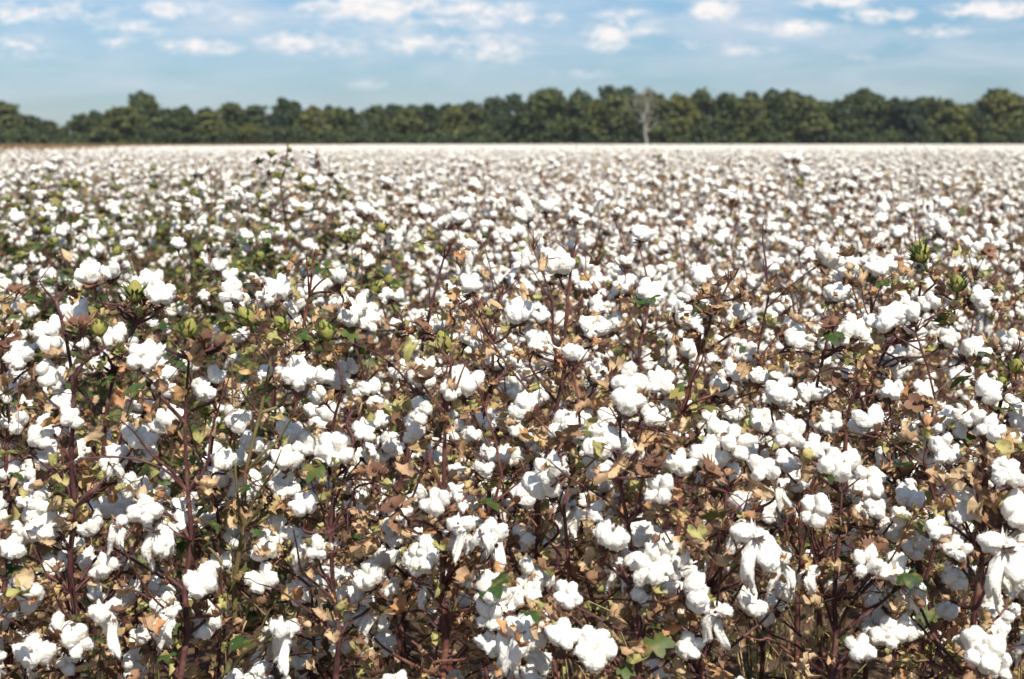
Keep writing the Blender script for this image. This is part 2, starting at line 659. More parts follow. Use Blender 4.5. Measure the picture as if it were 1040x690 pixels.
# ------------------------------------------------------------------ plant skeleton
def skeleton(rng, h, nb_target=14, zmin=0.38, lush=0.0, spread=1.0):
    """stem and branch polylines, boll sites, leaf sites of one cotton plant"""
    lean = np.array([rng.normal(0, 0.07), rng.normal(0, 0.07)])
    bend = np.array([rng.normal(0, 0.05), rng.normal(0, 0.05)])
    K = 11
    P = []
    for i in range(K):
        t = i / (K - 1)
        zz = 0.010 * (1 if i % 2 else -1) * (t > 0.2)
        P.append(np.array([lean[0] * t * h + bend[0] * t * t + zz + rng.normal(0, 0.003), lean[1] * t * h + bend[1] * t * t - zz * 0.7, t * h]))
    tubes = [(P, np.linspace(0.0062, 0.0018, K) * rng.uniform(0.85, 1.15), 0)]
    bolls, leaves, greens = [], [], []

    def on_stem(t):
        x = t * (K - 1)
        i = min(int(x), K - 2)
        return P[i] * (1 - (x - i)) + P[i + 1] * (x - i)
    t = max(0.2, zmin - 0.2)
    az = rng.uniform(0, 6.28)
    bare = rng.uniform(0.88, 0.985)
    while t < bare:
        az += 2.4 + rng.normal(0, 0.4)
        p = on_stem(t)
        L = (0.05 + 0.27 * (1 - t) ** 0.7) * rng.uniform(0.55, 1.25) * spread
        el = rng.uniform(0.35, 0.95)
        segs = 3 if L > 0.17 else 2 if L > 0.09 else 1
        q = p.copy()
        pts = [q.copy()]
        a2 = az
        for s in range(segs):
            a2 += rng.normal(0, 0.3) + (0.35 if s % 2 else -0.35)
            e2 = el + rng.normal(0, 0.15) - 0.18 * s
            step = L / segs
            q = q + step * np.array([math.cos(e2) * math.cos(a2), math.cos(e2) * math.sin(a2), math.sin(e2)])
            pts.append(q.copy())
            if q[2] > zmin * h and rng.random() < (0.85 if s < segs - 1 else 0.96):
                d = np.array([math.cos(a2 + rng.normal(0, 0.8)), math.sin(a2 + rng.normal(0, 0.8)), rng.uniform(0.15, 1.3)])
                d /= np.linalg.norm(d)
                pl = rng.uniform(0.008, 0.028)
                o = q + d * pl
                bolls.append((o, d, q.copy()))
            if rng.random() < 0.85:
                leaves.append((q.copy(), a2 + rng.normal(0, 1.0)))
        r0 = 0.0030 * (1.15 - 0.6 * t)
        tubes.append((pts, np.linspace(r0, 0.0013, len(pts)), 1))
        leaves.append((p.copy(), az + rng.normal(0, 1)))
        if bolls and rng.random() < 0.8:
            leaves.append((bolls[-1][0].copy(), az))
        if rng.random() < 0.5:
            leaves.append((p.copy(), az + rng.normal(0, 2)))
        t += rng.uniform(0.045, 0.075) / max(h, 0.6) * 1.0
    # the bare dried tip
    tip = P[-1]
    for k in range(rng.integers(1, 4)):
        d = np.array([rng.normal(0, 0.5), rng.normal(0, 0.5), 1.0]) * rng.uniform(0.02, 0.05)
        tubes.append(([tip, tip + d * 0.6, tip + d], [0.0014, 0.0012, 0.0008], 1))
    if rng.random() < 0.45:
        bolls.append((tip + np.array([0, 0, 0.012]), np.array([rng.normal(0, .3), rng.normal(0, .3), 1.0]), tip))
    if len(bolls) > nb_target:
        order = sorted(range(len(bolls)), key=lambda i: -bolls[i][0][2] + rng.uniform(0, 0.75))
        bolls = [bolls[i] for i in order[:nb_target]]
    return tubes, bolls, leaves


def stem_mb(mb, tubes, bolls, nside=6, mat=0, rng=None):
    for pts, rad, lvl in tubes:
        if nside > 4:
            pp = smooth_path(pts, 2) if lvl == 0 else smooth_path(pts, 3)
            rr = np.interp(np.linspace(0, 1, len(pp)), np.linspace(0, 1, len(rad)), rad)
        else:
            pp, rr = pts, rad
        tube(mb, pp, rr, nside if lvl == 0 else max(3, nside - 1), mat)
        if lvl == 0 and nside > 4 and rng is not None:   # leaf scars make the stem knotty
            for _ in range(9):
                i = rng.integers(2, len(pp) - 1)
                d = np.array([rng.normal(), rng.normal(), rng.uniform(0, 1)])
                d = d / np.linalg.norm(d) * rng.uniform(0.006, 0.016)
                tube(mb, [pp[i], pp[i] + d], [0.0022, 0.0012], 4, mat)
    for o, d, q in bolls:
        if np.linalg.norm(o - q) > 1e-4:
            tube(mb, [q, (q + o) / 2 + np.array([0, 0, -0.002]), o], [0.0017, 0.0016, 0.0022], 4 if nside > 4 else 3, mat)


def foliage_mb(mb, rng, leaves, n, lush, lod, size=(0.012, 0.034), petiole=True):
    """mats: 0 dry leaf, 1 green leaf, 2 stem"""
    for _ in range(n):
        q, az = leaves[rng.integers(0, len(leaves))]
        green = rng.random() < lush
        L = rng.uniform(0.015, 0.07)
        e = rng.uniform(-0.9, 0.7) if not green else rng.uniform(-0.1, 0.8)
        a = az + rng.normal(0, 0.9)
        p = q + L * np.array([math.cos(e) * math.cos(a), math.cos(e) * math.sin(a), math.sin(e)])
        s = rng.uniform(*size) * (1.15 if green else 1.0)
        put_leaf(mb, rng, p, s, 'green' if green else 'dry', lod, 1 if green else 0, a)
        if petiole:
            tube(mb, [q, (q + p) / 2 + np.array([0, 0, 0.004]), p], [0.0009, 0.0008, 0.0008], 3, 2)


# ------------------------------------------------------------------ individual plants
PLANTS = []       # (root, x, y, info)
PKIND = 'cotton plants standing in the field'


def boll_obj(root, kind, o, d, rng, sc, split, towards=None, label=None):
    o = Vector(o)
    i = int(rng.integers(0, len(LINT[kind])))
    if kind == 'hang':
        d = Vector((rng.normal(0, 0.12), rng.normal(0, 0.12), 1))
    rotm = rot_to(d, rng.uniform(0, 6.28))
    e = rotm.to_euler()
    if split:
        b = link('cotton_boll', LINT[kind][i], root, o, e, sc)
        link('bur', BUR[kind][i], b)
    else:
        b = link('cotton_boll', WHOLE[kind][i], root, o, e, sc)
    return b


def make_plant(x, y, rng, h, nb, nleaf, lush, split, spread=1.0, scl=1.0, green_top=0):
    root = link('cotton_plant', None, None, (x, y, 0))
    root.empty_display_size = 0.1
    tubes, bolls, leaves = skeleton(rng, h, nb, 0.38, lush, spread)
    mb = MB()
    stem_mb(mb, tubes, bolls, 6 if split else 4, 0, rng)
    link('stem', mb.mesh('stem', [M_STEM]), root)
    fb = MB()
    foliage_mb(fb, rng, leaves, nleaf, lush, 2 if split else 1, petiole=split)
    link('foliage', fb.mesh('foliage', [M_DRY, M_GREEN, M_STEM]), root)
    for o, d, q in bolls:
        z = o[2] / h
        r = rng.random()
        if r < 0.04:
            e = link('empty_bur', EMPTY[rng.integers(0, 5)], root, o, rot_to(d, rng.uniform(0, 6)).to_euler(), rng.uniform(0.85, 1.15))
            continue
        if r < 0.04 + 0.10 * lush * 2 + 0.012 and z > 0.6:
            link('green_boll', GBOLL[rng.integers(0, 4)], root, o, rot_to(d, rng.uniform(0, 6)).to_euler(), rng.uniform(0.85, 1.1))
            continue
        sc = float(np.clip(rng.normal(0.70, 0.14), 0.36, 1.0)) * scl * (1.0 if split else 1.1)
        boll_obj(root, pick_kind(rng, z), o, d, rng, sc, split)
    return root


def hero(name_label, D, stem, bolls, greens=(), empties=(), burs=(), lush=0.06, nleaf=34, seed=1, dead_leaves=1, green_stem=False,
         extra=4, base_u=None):
    """a plant given by where its stem, branches and bolls stand in the field; D metres away"""
    rng = np.random.default_rng(seed)
    pts = [at(u, v, D + (dd if len(s) > 2 else 0)) for s in stem for (u, v, dd) in [(s[0], s[1], s[2] if len(s) > 2 else 0)]]
    nleaf = int(nleaf * 2.6)
    low = pts[0]
    base = Vector((low.x + (low.x - pts[1].x) * 0.15 + rng.normal(0, 0.01), low.y + rng.normal(0, 0.02), 0))
    root = link('cotton_plant', None, None, base)
    P = [np.zeros(3)]
    lo = np.array(low - base)
    nlow = 4
    for i in range(1, nlow):
        t = i / nlow
        P.append(np.array([lo[0] * t ** 1.2 + rng.normal(0, 0.006), lo[1] * t + rng.normal(0, 0.006), lo[2] * t]))
    vis = [np.array(p - base) for p in pts]
    for i in range(len(vis) - 1):       # slight zigzag at the nodes
        a, b = vis[i], vis[i + 1]
        n = max(1, int(np.linalg.norm(b - a) / 0.06))
        for j in range(n):
            t = j / n
            P.append(a + (b - a) * t + np.array([0.0035 * (1 if j % 2 else -1), rng.normal(0, 0.004), 0]))
    P.append(vis[-1])
    K = len(P)
    h = P[-1][2]
    tubes = [(P, np.interp(np.linspace(0, 1, K), [0, 0.5, 1], [0.0066, 0.0050, 0.0022]), 0)]
    Pa = np.array(P)
    sites, leaves = [], []

    def branch_to(target, d):
        """a branch from the stem, below the target, ending in a stalk"""
        drop = 0.05 + 0.35 * np.hypot(*(Pa[:, :2] - target[:2]).T).min()
        cand = np.abs(Pa[:, 2] - (target[2] - drop)) + 0.25 * np.hypot(*(Pa[:, :2] - target[:2]).T)
        i = int(np.argmin(cand))
        a = Pa[i]
        q = target - d * 0.018
        if np.linalg.norm(q - a) < 0.015:
            return q
        m1 = a + (q - a) * 0.35 + np.array([rng.normal(0, .012), rng.normal(0, .012), rng.uniform(-.006, .015)])
        m2 = a + (q - a) * 0.7 + np.array([rng.normal(0, .012), rng.normal(0, .012), rng.uniform(-.006, .010)])
        tubes.append(([a, m1, m2, q], [0.0030, 0.0025, 0.0021, 0.0017], 1))
        for z in (m1, m2, q, a):
            leaves.append((z, rng.uniform(0, 6.28)))
        return q
    objs = []
    for s in bolls:
        u, v, size, kind = s[:4]
        dd = s[4] if len(s) > 4 else rng.uniform(-0.07, 0.06)
        c = np.array(at(u, v, D + dd) - base)
        if kind == 'hang':
            sc = size / FPX * D / 0.112
            d = np.array([0, 0, 1.0])
            o = c + np.array([0, 0, 0.042 * sc])
        else:
            sc = size / FPX * D / 0.078
            d = np.array([rng.normal(0, 0.35), -rng.uniform(0.35, 1.1), rng.uniform(0.4, 1.1)])
            d /= np.linalg.norm(d)
            o = c - d * 0.02 * sc
        q = branch_to(o, d if kind != 'hang' else np.array([0.2, 0.5, -0.5]))
        sites.append((o, d, q))
        objs.append(('boll', kind, o, d, sc))
    for s in greens:
        u, v, size = s[:3]
        c = np.array(at(u, v, D + rng.uniform(-.06, 0)) - base)
        d = np.array([rng.normal(0, 0.5), rng.normal(-0.2, 0.3), 1.0])
        d /= np.linalg.norm(d)
        sc = size / FPX * D / 0.052
        o = c - d * 0.02 * sc
        q = branch_to(o, d)
        sites.append((o, d, q))
        objs.append(('green', None, o, d, sc))
    for s in empties:
        u, v = s[:2]
        c = np.array(at(u, v, D - 0.05) - base)
        d = np.array([rng.normal(0, 0.5), -0.3, 0.8])
        d /= np.linalg.norm(d)
        q = branch_to(c, d)
        sites.append((c, d, q))
        objs.append(('empty', None, c, d, rng.uniform(0.9, 1.15)))
    for p in P[1:]:
        for _ in range(2):
            leaves.append((p, rng.uniform(0, 6.28)))
    # bolls hidden lower down and behind
    for _ in range(extra):
        z = rng.uniform(0.42, 0.78) * h
        a = rng.uniform(0.2, PI - 0.2)
        rr = rng.uniform(0.06, 0.2)
        i = int(np.argmin(np.abs(Pa[:, 2] - z)))
        o = Pa[i] + np.array([rr * math.cos(a), rr * math.sin(a), rng.uniform(0.02, 0.1)])
        d = np.array([math.cos(a) * .5, -0.3, 0.8])
        q = branch_to(o, d)
        sites.append((o, d, q))
        objs.append(('boll', pick_kind(rng, 0.2), o, d, rng.uniform(0.55, 0.85)))
    for _ in range(6 if D < 3.5 else 0):
        i = rng.integers(4, K)
        a = rng.choice([0.0, PI]) + rng.normal(0, 0.7)
        e = rng.uniform(0.75, 1.35)
        L = rng.uniform(0.10, 0.30)
        q = Pa[i].copy()
        L = min(L, max(0.04, P[-1][2] + 0.015 - q[2]))
        pts_ = [q.copy()]
        for s in range(4):
            q = q + L / 4 * np.array([math.cos(e) * math.cos(a), -abs(math.cos(e) * math.sin(a)), math.sin(e)])
            pts_.append(q.copy())
            a += rng.normal(0, 0.3); e += rng.normal(0, 0.2)
            leaves.append((q.copy(), rng.uniform(0, 6.28)))
        tubes.append((pts_, [0.0024, 0.0021, 0.0018, 0.0015, 0.0010], 1))
    tip = P[-1]
    for k in range(3):
        d = np.array([rng.normal(0, 0.6), rng.normal(0, 0.5), 1.0]) * rng.uniform(0.012, 0.03)
        tubes.append(([tip, tip + d * 0.6, tip + d], [0.0016, 0.0013, 0.0009], 1))
    mb = MB()
    stem_mb(mb, tubes, sites, 8, 0, rng)
    link('stem', mb.mesh('stem', [M_GSTEM if green_stem else M_STEM]), root)
    fb = MB()
    foliage_mb(fb, rng, leaves, nleaf, lush, 2)
    link('foliage', fb.mesh('foliage', [M_DRY, M_GREEN, M_STEM]), root)
    for t, kind, o, d, sc in objs:
        if t == 'boll':
            boll_obj(root, kind, o, d, rng, sc, True)
        elif t == 'green':
            link('green_boll', GBOLL[rng.integers(0, 4)], root, o, rot_to(d, rng.uniform(0, 6)).to_euler(), sc)
        else:
            link('empty_bur', EMPTY[rng.integers(0, 5)], root, o, rot_to(d, rng.uniform(0, 6)).to_euler(), sc)
    tag(root, name_label, 'cotton plant', PKIND)
    PLANTS.append((root, base.x, base.y, 'hero'))
    return root


r_, o_, h_, f_ = 'round', 'open', 'hang', 'half'
HEROES = [
    dict(lab='tall thin red-stemmed cotton plant whose top bends left over bare twigs', short='bent thin red stem', D=2.15,
         stem=[(78, 690), (74, 560), (75, 470), (78, 400), (70, 345), (57, 306)],
         bolls=[(110, 648, 62, h_, -.12), (78, 652, 44, r_, -.1), (46, 540, 50, r_), (35, 525, 34, o_), (122, 470, 44, r_), (146, 462, 34, r_),
                (30, 610, 40, r_), (70, 425, 30, r_), (38, 448, 34, r_), (115, 487, 36, h_), (58, 575, 36, r_), (12, 560, 34, r_),
                (36, 668, 46, r_, -.1)], empties=[(82, 330)], greens=[(100, 333, 24)], seed=3),
    dict(lab='dark cotton plant stem cut straight on top, hung with drooping lint on its left side', short='straight-topped dark stem', D=2.1,
         stem=[(186, 690), (190, 600), (193, 500), (190, 430), (192, 365)],
         bolls=[(160, 385, 42, r_), (212, 390, 40, o_), (145, 365, 40, r_), (160, 560, 62, h_), (182, 540, 56, h_), (207, 596, 44, r_),
                (121, 548, 46, h_), (170, 645, 52, h_), (150, 520, 40, r_), (240, 430, 38, r_), (135, 495, 36, r_), (228, 470, 30, r_),
                (165, 615, 36, r_)], greens=[(192, 334, 27)], empties=[(222, 352), (205, 345)], seed=4),
    dict(lab='cotton plant with a slanting olive green stem topped by a green boll', short='slanting olive green stem', D=2.2,
         stem=[(232, 690), (240, 590), (252, 480), (266, 420), (278, 350)],
         bolls=[(255, 497, 46, r_), (281, 540, 42, r_), (266, 590, 42, r_), (303, 386, 50, r_), (290, 470, 36, r_), (305, 605, 40, r_),
                (290, 665, 60, h_, -.1), (240, 545, 34, r_), (312, 455, 38, r_), (288, 500, 38, r_)],
         greens=[(286, 329, 24), (250, 322, 28)], seed=5, green_stem=True, lush=0.2),
    dict(lab='short upright cotton plant ending in one fat round boll beside yellow grass blades', short='short upright stem with one fat boll', D=2.1,
         stem=[(343, 690), (342, 610), (338, 540), (340, 485)],
         bolls=[(343, 458, 46, r_, -.02), (333, 490, 30, r_), (350, 615, 66, h_), (368, 440, 30, r_), (325, 560, 34, r_), (375, 400, 36, o_),
                (390, 655, 36, o_), (312, 515, 36, r_)], greens=[(331, 336, 27)], empties=[(380, 480)], seed=6),
    dict(lab='cotton plant on a thick dark red stem with a twin boll at half height', short='thick dark red stem', D=2.05,
         stem=[(452, 690), (450, 600), (453, 500), (455, 420), (458, 372)],
         bolls=[(472, 393, 44, r_), (455, 398, 30, r_), (447, 514, 38, r_, -.05), (490, 560, 48, h_, -.08), (468, 555, 52, h_), (497, 600, 40, r_, -.08),
                (500, 545, 38, r_), (425, 575, 40, r_), (432, 610, 42, h_), (522, 612, 34, r_), (430, 420, 34, r_), (405, 520, 34, r_), (500, 655, 40, o_)],
         empties=[(402, 515)], seed=8),
    dict(lab='leaning forked cotton plant with an upright twig above the rest and thin arms', short='forked stem with upright twig', D=2.75,
         stem=[(396, 600), (405, 500), (425, 400), (432, 345), (445, 290), (451, 262)],
         bolls=[(430, 328, 24, r_), (444, 330, 24, r_), (395, 302, 26, o_), (478, 292, 28, r_), (410, 380, 30, r_), (372, 325, 32, r_), (362, 312, 28, r_),
                (424, 440, 32, r_), (385, 430, 28, r_)], greens=[(450, 348, 30)], empties=[(432, 335)], seed=9),
    dict(lab='tall cotton plant with two close parallel red stems rising to a bare tip', short='pair of parallel red stems', D=2.35,
         stem=[(540, 600), (552, 480), (568, 410), (576, 330), (581, 265)],
         bolls=[(582, 441, 54, r_, -.15), (527, 322, 36, r_), (595, 332, 26, o_), (545, 478, 36, h_), (566, 270, 40, r_), (545, 350, 30, r_),
                (605, 380, 32, r_), (603, 475, 36, r_), (520, 470, 32, r_), (573, 500, 42, r_), (576, 535, 50, h_), (530, 440, 34, r_)],
         empties=[(598, 342)], seed=10),
    dict(lab='single fat white boll on top of a dark straight stem that forks low down', short='dark straight stem forking low', D=2.0,
         stem=[(650, 690), (648, 600), (640, 530), (632, 490), (630, 432)],
         bolls=[(637, 411, 46, r_, -.02), (610, 445, 42, o_), (663, 575, 50, o_, -.05), (690, 580, 40, r_), (680, 600, 44, r_), (625, 590, 46, h_),
                (620, 550, 44, r_), (600, 660, 54, r_, -.1), (575, 650, 44, r_, -.1), (672, 500, 40, r_), (690, 475, 38, r_), (575, 605, 36, r_)],
         empties=[(655, 480), (668, 470)], seed=12),
    dict(lab='cotton plant leaning right with forked bare arms and one boll on its highest twig', short='right-leaning forked arms', D=2.7,
         stem=[(688, 560), (695, 420), (712, 360), (727, 320), (740, 288)],
         bolls=[(713, 283, 30, r_), (700, 302, 24, r_), (706, 330, 26, o_), (718, 318, 24, r_), (745, 380, 30, r_), (670, 390, 34, r_), (660, 425, 30, r_),
                (725, 440, 34, r_), (755, 320, 24, r_), (770, 385, 26, r_)], empties=[(722, 318), (752, 300)], seed=13),
    dict(lab='cotton plant with a very long clump of lint hanging like a white beard', short='long white beard of lint', D=2.05,
         stem=[(712, 690), (718, 610), (735, 540), (738, 500)],
         bolls=[(765, 575, 76, h_, -.1), (748, 560, 62, h_), (738, 482, 40, o_), (720, 465, 48, r_), (745, 450, 46, r_), (790, 590, 56, h_), (775, 520, 44, r_),
                (792, 510, 38, h_), (728, 645, 54, h_, -.1), (700, 660, 42, r_), (775, 480, 40, r_)], empties=[(722, 478)], seed=14),
    dict(lab='dark stemmed cotton plant crowned by a broad boll of four locks facing the viewer', short='dark stem with broad crowning boll', D=2.1,
         stem=[(846, 690), (850, 610), (854, 540), (855, 500)],
         bolls=[(849, 474, 48, r_, -.04), (880, 488, 44, o_), (832, 520, 44, r_), (862, 505, 30, r_), (820, 600, 46, h_), (880, 575, 42, r_), (905, 580, 48, o_),
                (925, 605, 50, h_), (870, 660, 40, r_), (828, 455, 34, r_), (890, 520, 28, r_), (912, 525, 26, r_), (800, 440, 40, r_), (903, 645, 44, r_)],
         empties=[(885, 560)], seed=15),
    dict(lab='long slanting cotton stem reaching up right to a bursting brown and green boll', short='long slanting stem', D=2.8,
         stem=[(835, 560), (868, 405), (905, 350), (935, 305), (950, 288)],
         bolls=[(945, 310, 26, r_), (900, 372, 34, r_), (962, 345, 28, r_), (985, 360, 40, r_), (990, 305, 34, r_), (925, 335, 30, r_), (875, 345, 36, r_),
                (935, 400, 30, r_), (895, 430, 30, r_)], greens=[(935, 256, 30), (960, 323, 28), (972, 288, 24)], seed=16),
    dict(lab='narrow red cotton stem topped with a ball of lint and brown crumpled tip leaves', short='narrow stem with lint ball top', D=2.6,
         stem=[(812, 600), (815, 470), (826, 420), (838, 365), (842, 335)],
         bolls=[(804, 348, 32, r_), (822, 400, 30, r_), (790, 402, 36, r_), (858, 345, 30, r_), (838, 430, 32, r_), (868, 335, 36, o_), (775, 430, 34, r_), (800, 470, 32, r_)],
         empties=[(845, 330)], seed=17, nleaf=40),
    dict(lab='lone bare twig holding up one wide boll above the crop', short='lone twig with wide boll', D=3.0,
         stem=[(880, 520), (882, 400), (883, 350), (884, 288)],
         bolls=[(886, 273, 26, r_), (899, 271, 26, r_), (870, 330, 30, r_), (920, 300, 28, r_), (850, 300, 30, r_)], seed=18, extra=6),
    dict(lab='cotton plant whose big double tuft of lint droops at the frame edge', short='big double tuft', D=2.05,
         stem=[(985, 690), (993, 620), (1000, 560), (1003, 500), (1000, 470)],
         bolls=[(1018, 590, 84, h_, -.1), (1034, 560, 66, h_), (958, 458, 40, o_), (1020, 480, 42, o_), (975, 515, 50, o_), (950, 540, 30, r_),
                (962, 590, 46, r_), (1030, 522, 48, r_), (1000, 665, 56, r_, -.1), (1015, 680, 40, r_), (975, 560, 36, r_), (1005, 440, 34, r_)],
         empties=[(1010, 535)], seed=19),
    dict(lab='cotton plant carrying yellow-green leaves and buds above a long sideways branch', short='yellow-green leafy plant', D=2.4,
         stem=[(1000, 600), (1002, 480), (1015, 420), (1030, 365)],
         bolls=[(985, 425, 36, r_), (965, 430, 40, o_), (1000, 400, 36, r_), (1032, 425, 34, r_), (945, 425, 34, r_)],
         greens=[(1032, 372, 24), (1018, 388, 18)], seed=20, lush=0.4, nleaf=40),
    dict(lab='tallest cotton plant, its thin tip with small green pods crossing the tree line', short='tallest thin tip', D=5.2,
         stem=[(288, 300), (291, 240), (286, 190), (292, 150)],
         bolls=[(280, 222, 14, r_), (300, 232, 14, r_), (270, 244, 15, r_), (312, 250, 15, r_)], greens=[(276, 156, 10), (284, 178, 10), (305, 178, 9), (262, 198, 9), (294, 152, 7)],
         seed=21, lush=0.3, nleaf=16, extra=7),
    dict(lab='slim cotton plant at the left edge with a crowd of small bolls at its tip', short='slim stem with crowded tip', D=2.45,
         stem=[(8, 690), (6, 560), (8, 450), (3, 345)],
         bolls=[(22, 365, 34, r_), (5, 400, 34, r_), (15, 345, 26, r_), (20, 430, 34, r_), (8, 480, 36, r_), (35, 480, 36, r_), (10, 620, 40, r_)],
         empties=[(10, 350)], seed=22),
    dict(lab='cotton plant with two snowy clusters on a short arm and a reddish husk between', short='two snowy clusters on an arm', D=2.6,
         stem=[(120, 560), (108, 440), (118, 380), (140, 330), (158, 305)],
         bolls=[(92, 282, 38, r_), (113, 278, 30, r_), (150, 292, 42, r_), (163, 300, 34, r_), (80, 318, 36, r_), (118, 345, 34, r_), (132, 352, 30, r_),
                (98, 375, 28, r_), (52, 340, 36, r_), (60, 410, 32, r_)], greens=[(137, 296, 28), (33, 370, 18)], empties=[(95, 290), (84, 330)], seed=23),
    dict(lab='cotton plant ringed with bolls and one brown starry husk turned outward', short='ring of bolls with starry husk', D=2.75,
         stem=[(300, 560), (300, 430), (304, 360), (316, 300), (318, 262)],
         bolls=[(355, 325, 34, r_), (375, 328, 30, r_), (365, 342, 32, r_), (286, 295, 34, r_), (273, 305, 28, r_), (345, 282, 32, f_), (300, 310, 28, r_),
                (240, 310, 34, r_), (330, 385, 30, r_), (320, 420, 30, r_), (237, 300, 30, r_)], empties=[(345, 296), (272, 302), (310, 350)], seed=24),
    dict(lab='cotton plant half hidden under its own bolls, its stem splitting near the ground', short='half-hidden splitting stem', D=2.55,
         stem=[(505, 640), (498, 520), (492, 430), (503, 350), (510, 300)],
         bolls=[(500, 430, 36, r_), (490, 470, 50, h_), (520, 395, 32, r_), (478, 345, 30, r_), (515, 510, 32, r_), (545, 550, 34, r_), (510, 355, 28, r_), (538, 410, 32, r_),
                (465, 440, 34, r_)], greens=[(497, 318, 14)], seed=25),
    dict(lab='cotton plant with orange crumpled leaves and small round bolls below the crop top', short='orange crumpled leaves', D=2.5,
         stem=[(940, 690), (935, 600), (920, 500), (905, 440)],
         bolls=[(945, 470, 36, r_), (900, 470, 34, r_), (925, 440, 34, r_), (960, 655, 36, r_), (940, 640, 34, r_), (905, 400, 32, r_), (925, 560, 32, r_)],
         seed=26, nleaf=60),
]
for k in HEROES:
    hero(k['lab'], k['D'], k['stem'], k['bolls'], k.get('greens', ()), k.get('empties', ()), seed=k['seed'], lush=k.get('lush', 0.05),
         nleaf=k.get('nleaf', 44), green_stem=k.get('green_stem', False), extra=k.get('extra', 10))
HB = [(p[1], p[2]) for p in PLANTS]

# ------------------------------------------------------------------ the random stand of plants
cands = []
rng = np.random.default_rng(99)
HALF = 0.362
k = 0
y = 2.2
while y < 42:
    dens = 7.6
    half = HALF * (y + 0.4) + 1.3
    n = int(2 * half * dens * 0.9)
    jit = 0.13 if k == 0 else 0.2 if k == 1 else 0.45
    for i in range(n):
        x = -half + 2 * half * (i + rng.uniform(0.1, 0.9)) / n
        cands.append((x, y + rng.uniform(-jit, jit)))
    y += 0.9
    k += 1


def frame_u(x, y, z=1.0):
    v = Vector((x, y, z)) - Vector((0, 0, CAMZ))
    return W_ / 2 + FPX * v.x / v.dot(FW)


def greenness(x, y):
    """the weedy, still leafy patch on the left of the field"""
    u = frame_u(x, y)
    g = 1 / (1 + math.exp((u - 360) / 40))
    g *= 1 / (1 + math.exp(-(y - 3.3) / 0.15)) * 1 / (1 + math.exp((y - 13) / 2.5))
    n = mnoise.noise(Vector((x * 0.7, y * 0.7, 3.3)))
    return max(0.0, min(1.0, g * (1.15 + 0.8 * n)))


cands.sort(key=lambda c: c[1])
rest, indiv = [], []
for x, y in cands:
    inframe = abs(x) < HALF * y + 0.10
    if y < 3.3 and min(math.hypot(x - a, (y - b) * 1.0) for a, b in HB) < (0.10 if y < 2.6 else 0.085):
        continue
    if y < 2.6 and inframe and rng.random() < 0.45:
        continue
    if 3.2 < y < 42 and mnoise.noise(Vector((x * 0.9, y * 0.45, 8.1))) < -0.33 and rng.random() < 0.6:
        continue
    if inframe and len(indiv) < 300 - len(HEROES):
        indiv.append((x, y))
    else:
        rest.append((x, y))
INDIV_END = indiv[-1][1]
for x, y in indiv:
    g = greenness(x, y)
    h = float(np.clip(rng.normal(1.07, 0.065), 0.85, 1.22)) + 0.05 * mnoise.noise(Vector((x * 0.5, y * 0.3, 0)))
    near = y < 4.3
    if near:
        h -= 0.05 if y < 2.7 else 0.0
    if rng.random() < 0.05:
        h += 0.1
    nb = int((25 if near else 32) * (1 - 0.62 * g))
    root = make_plant(x, y, rng, h, nb, int((115 if near else 62) * (1 + 0.7 * g)), min(0.85, 0.05 + 0.85 * g), near, 1.0 + 0.1 * g)
    PLANTS.append((root, x, y, 'near' if near else 'far', h, g))

# ------------------------------------------------------------------ labels of the random plants
hero_list = [(PLANTS[i][1], PLANTS[i][2], HEROES[i]['short'], frame_u(PLANTS[i][1], PLANTS[i][2], 0.9)) for i in range(len(HEROES))]
used = {}


def rel_label(x, y, h, nbolls):
    u = frame_u(x, y, 0.9)
    look = 'tall' if h > 1.13 else 'low' if h < 1.0 else 'middling'
    best = sorted(hero_list, key=lambda a: abs(a[3] - u) + 60 * abs(a[1] - y))
    for a in best:
        du, dy = u - a[3], y - a[1]
        side = 'just right of' if 8 < du < 60 else 'well right of' if du >= 60 else 'just left of' if -60 < du < -8 else 'well left of' if du <= -60 else 'straight in line with'
        if dy > 0.35:
            side = side.replace('straight in line with', 'straight behind')
            dep = 'behind and ' if 'straight' not in side else ''
            if dy > 1.2:
                dep = 'two rows behind and ' if 'straight' not in side else 'two rows '
                side = side.replace('straight behind', 'behind')
        else:
            dep = ''
        s = f"{look} cotton plant {dep}{side} the {a[2]}"
        if s not in used and len(s.split()) <= 16:
            used[s] = 1
            return s
    s = f"{look} cotton plant with {nbolls} bolls among those behind the {best[0][2]}"
    used[s] = 1
    return s


for p in PLANTS[len(HEROES):]:
    root, x, y, kind, h, g = p
    nbolls = len([c for c in root.children if c.name.startswith('cotton_boll')])
    if kind == 'near':
        tag(root, rel_label(x, y, h, nbolls), 'cotton plant', PKIND)
    else:
        u = frame_u(x, y, 1.0)
        if g > 0.35:
            s, gr = 'dark leafy green cotton plant in the weedy patch around the tallest thin tip', 'leafy cotton plants in the green patch'
        elif u < 300:
            s, gr = 'brown and white cotton plant around the green patch on the field\'s left', 'cotton plants around the green patch'
        elif u < 560:
            s, gr = 'small softly blurred cotton plant beyond the front rows, right of the tallest tip', 'blurred plants right of the tallest tip'
        elif u < 800:
            s, gr = 'small softly blurred cotton plant beyond the front rows, below the bare pale tree', 'blurred plants below the bare pale tree'
        else:
            s, gr = 'small softly blurred cotton plant beyond the slanting stem, towards the right edge', 'blurred plants beyond the slanting stem'
        tag(root, s, 'cotton plant', gr)

# ------------------------------------------------------------------ the rest of the crop: one object
rngp = np.random.default_rng(5)


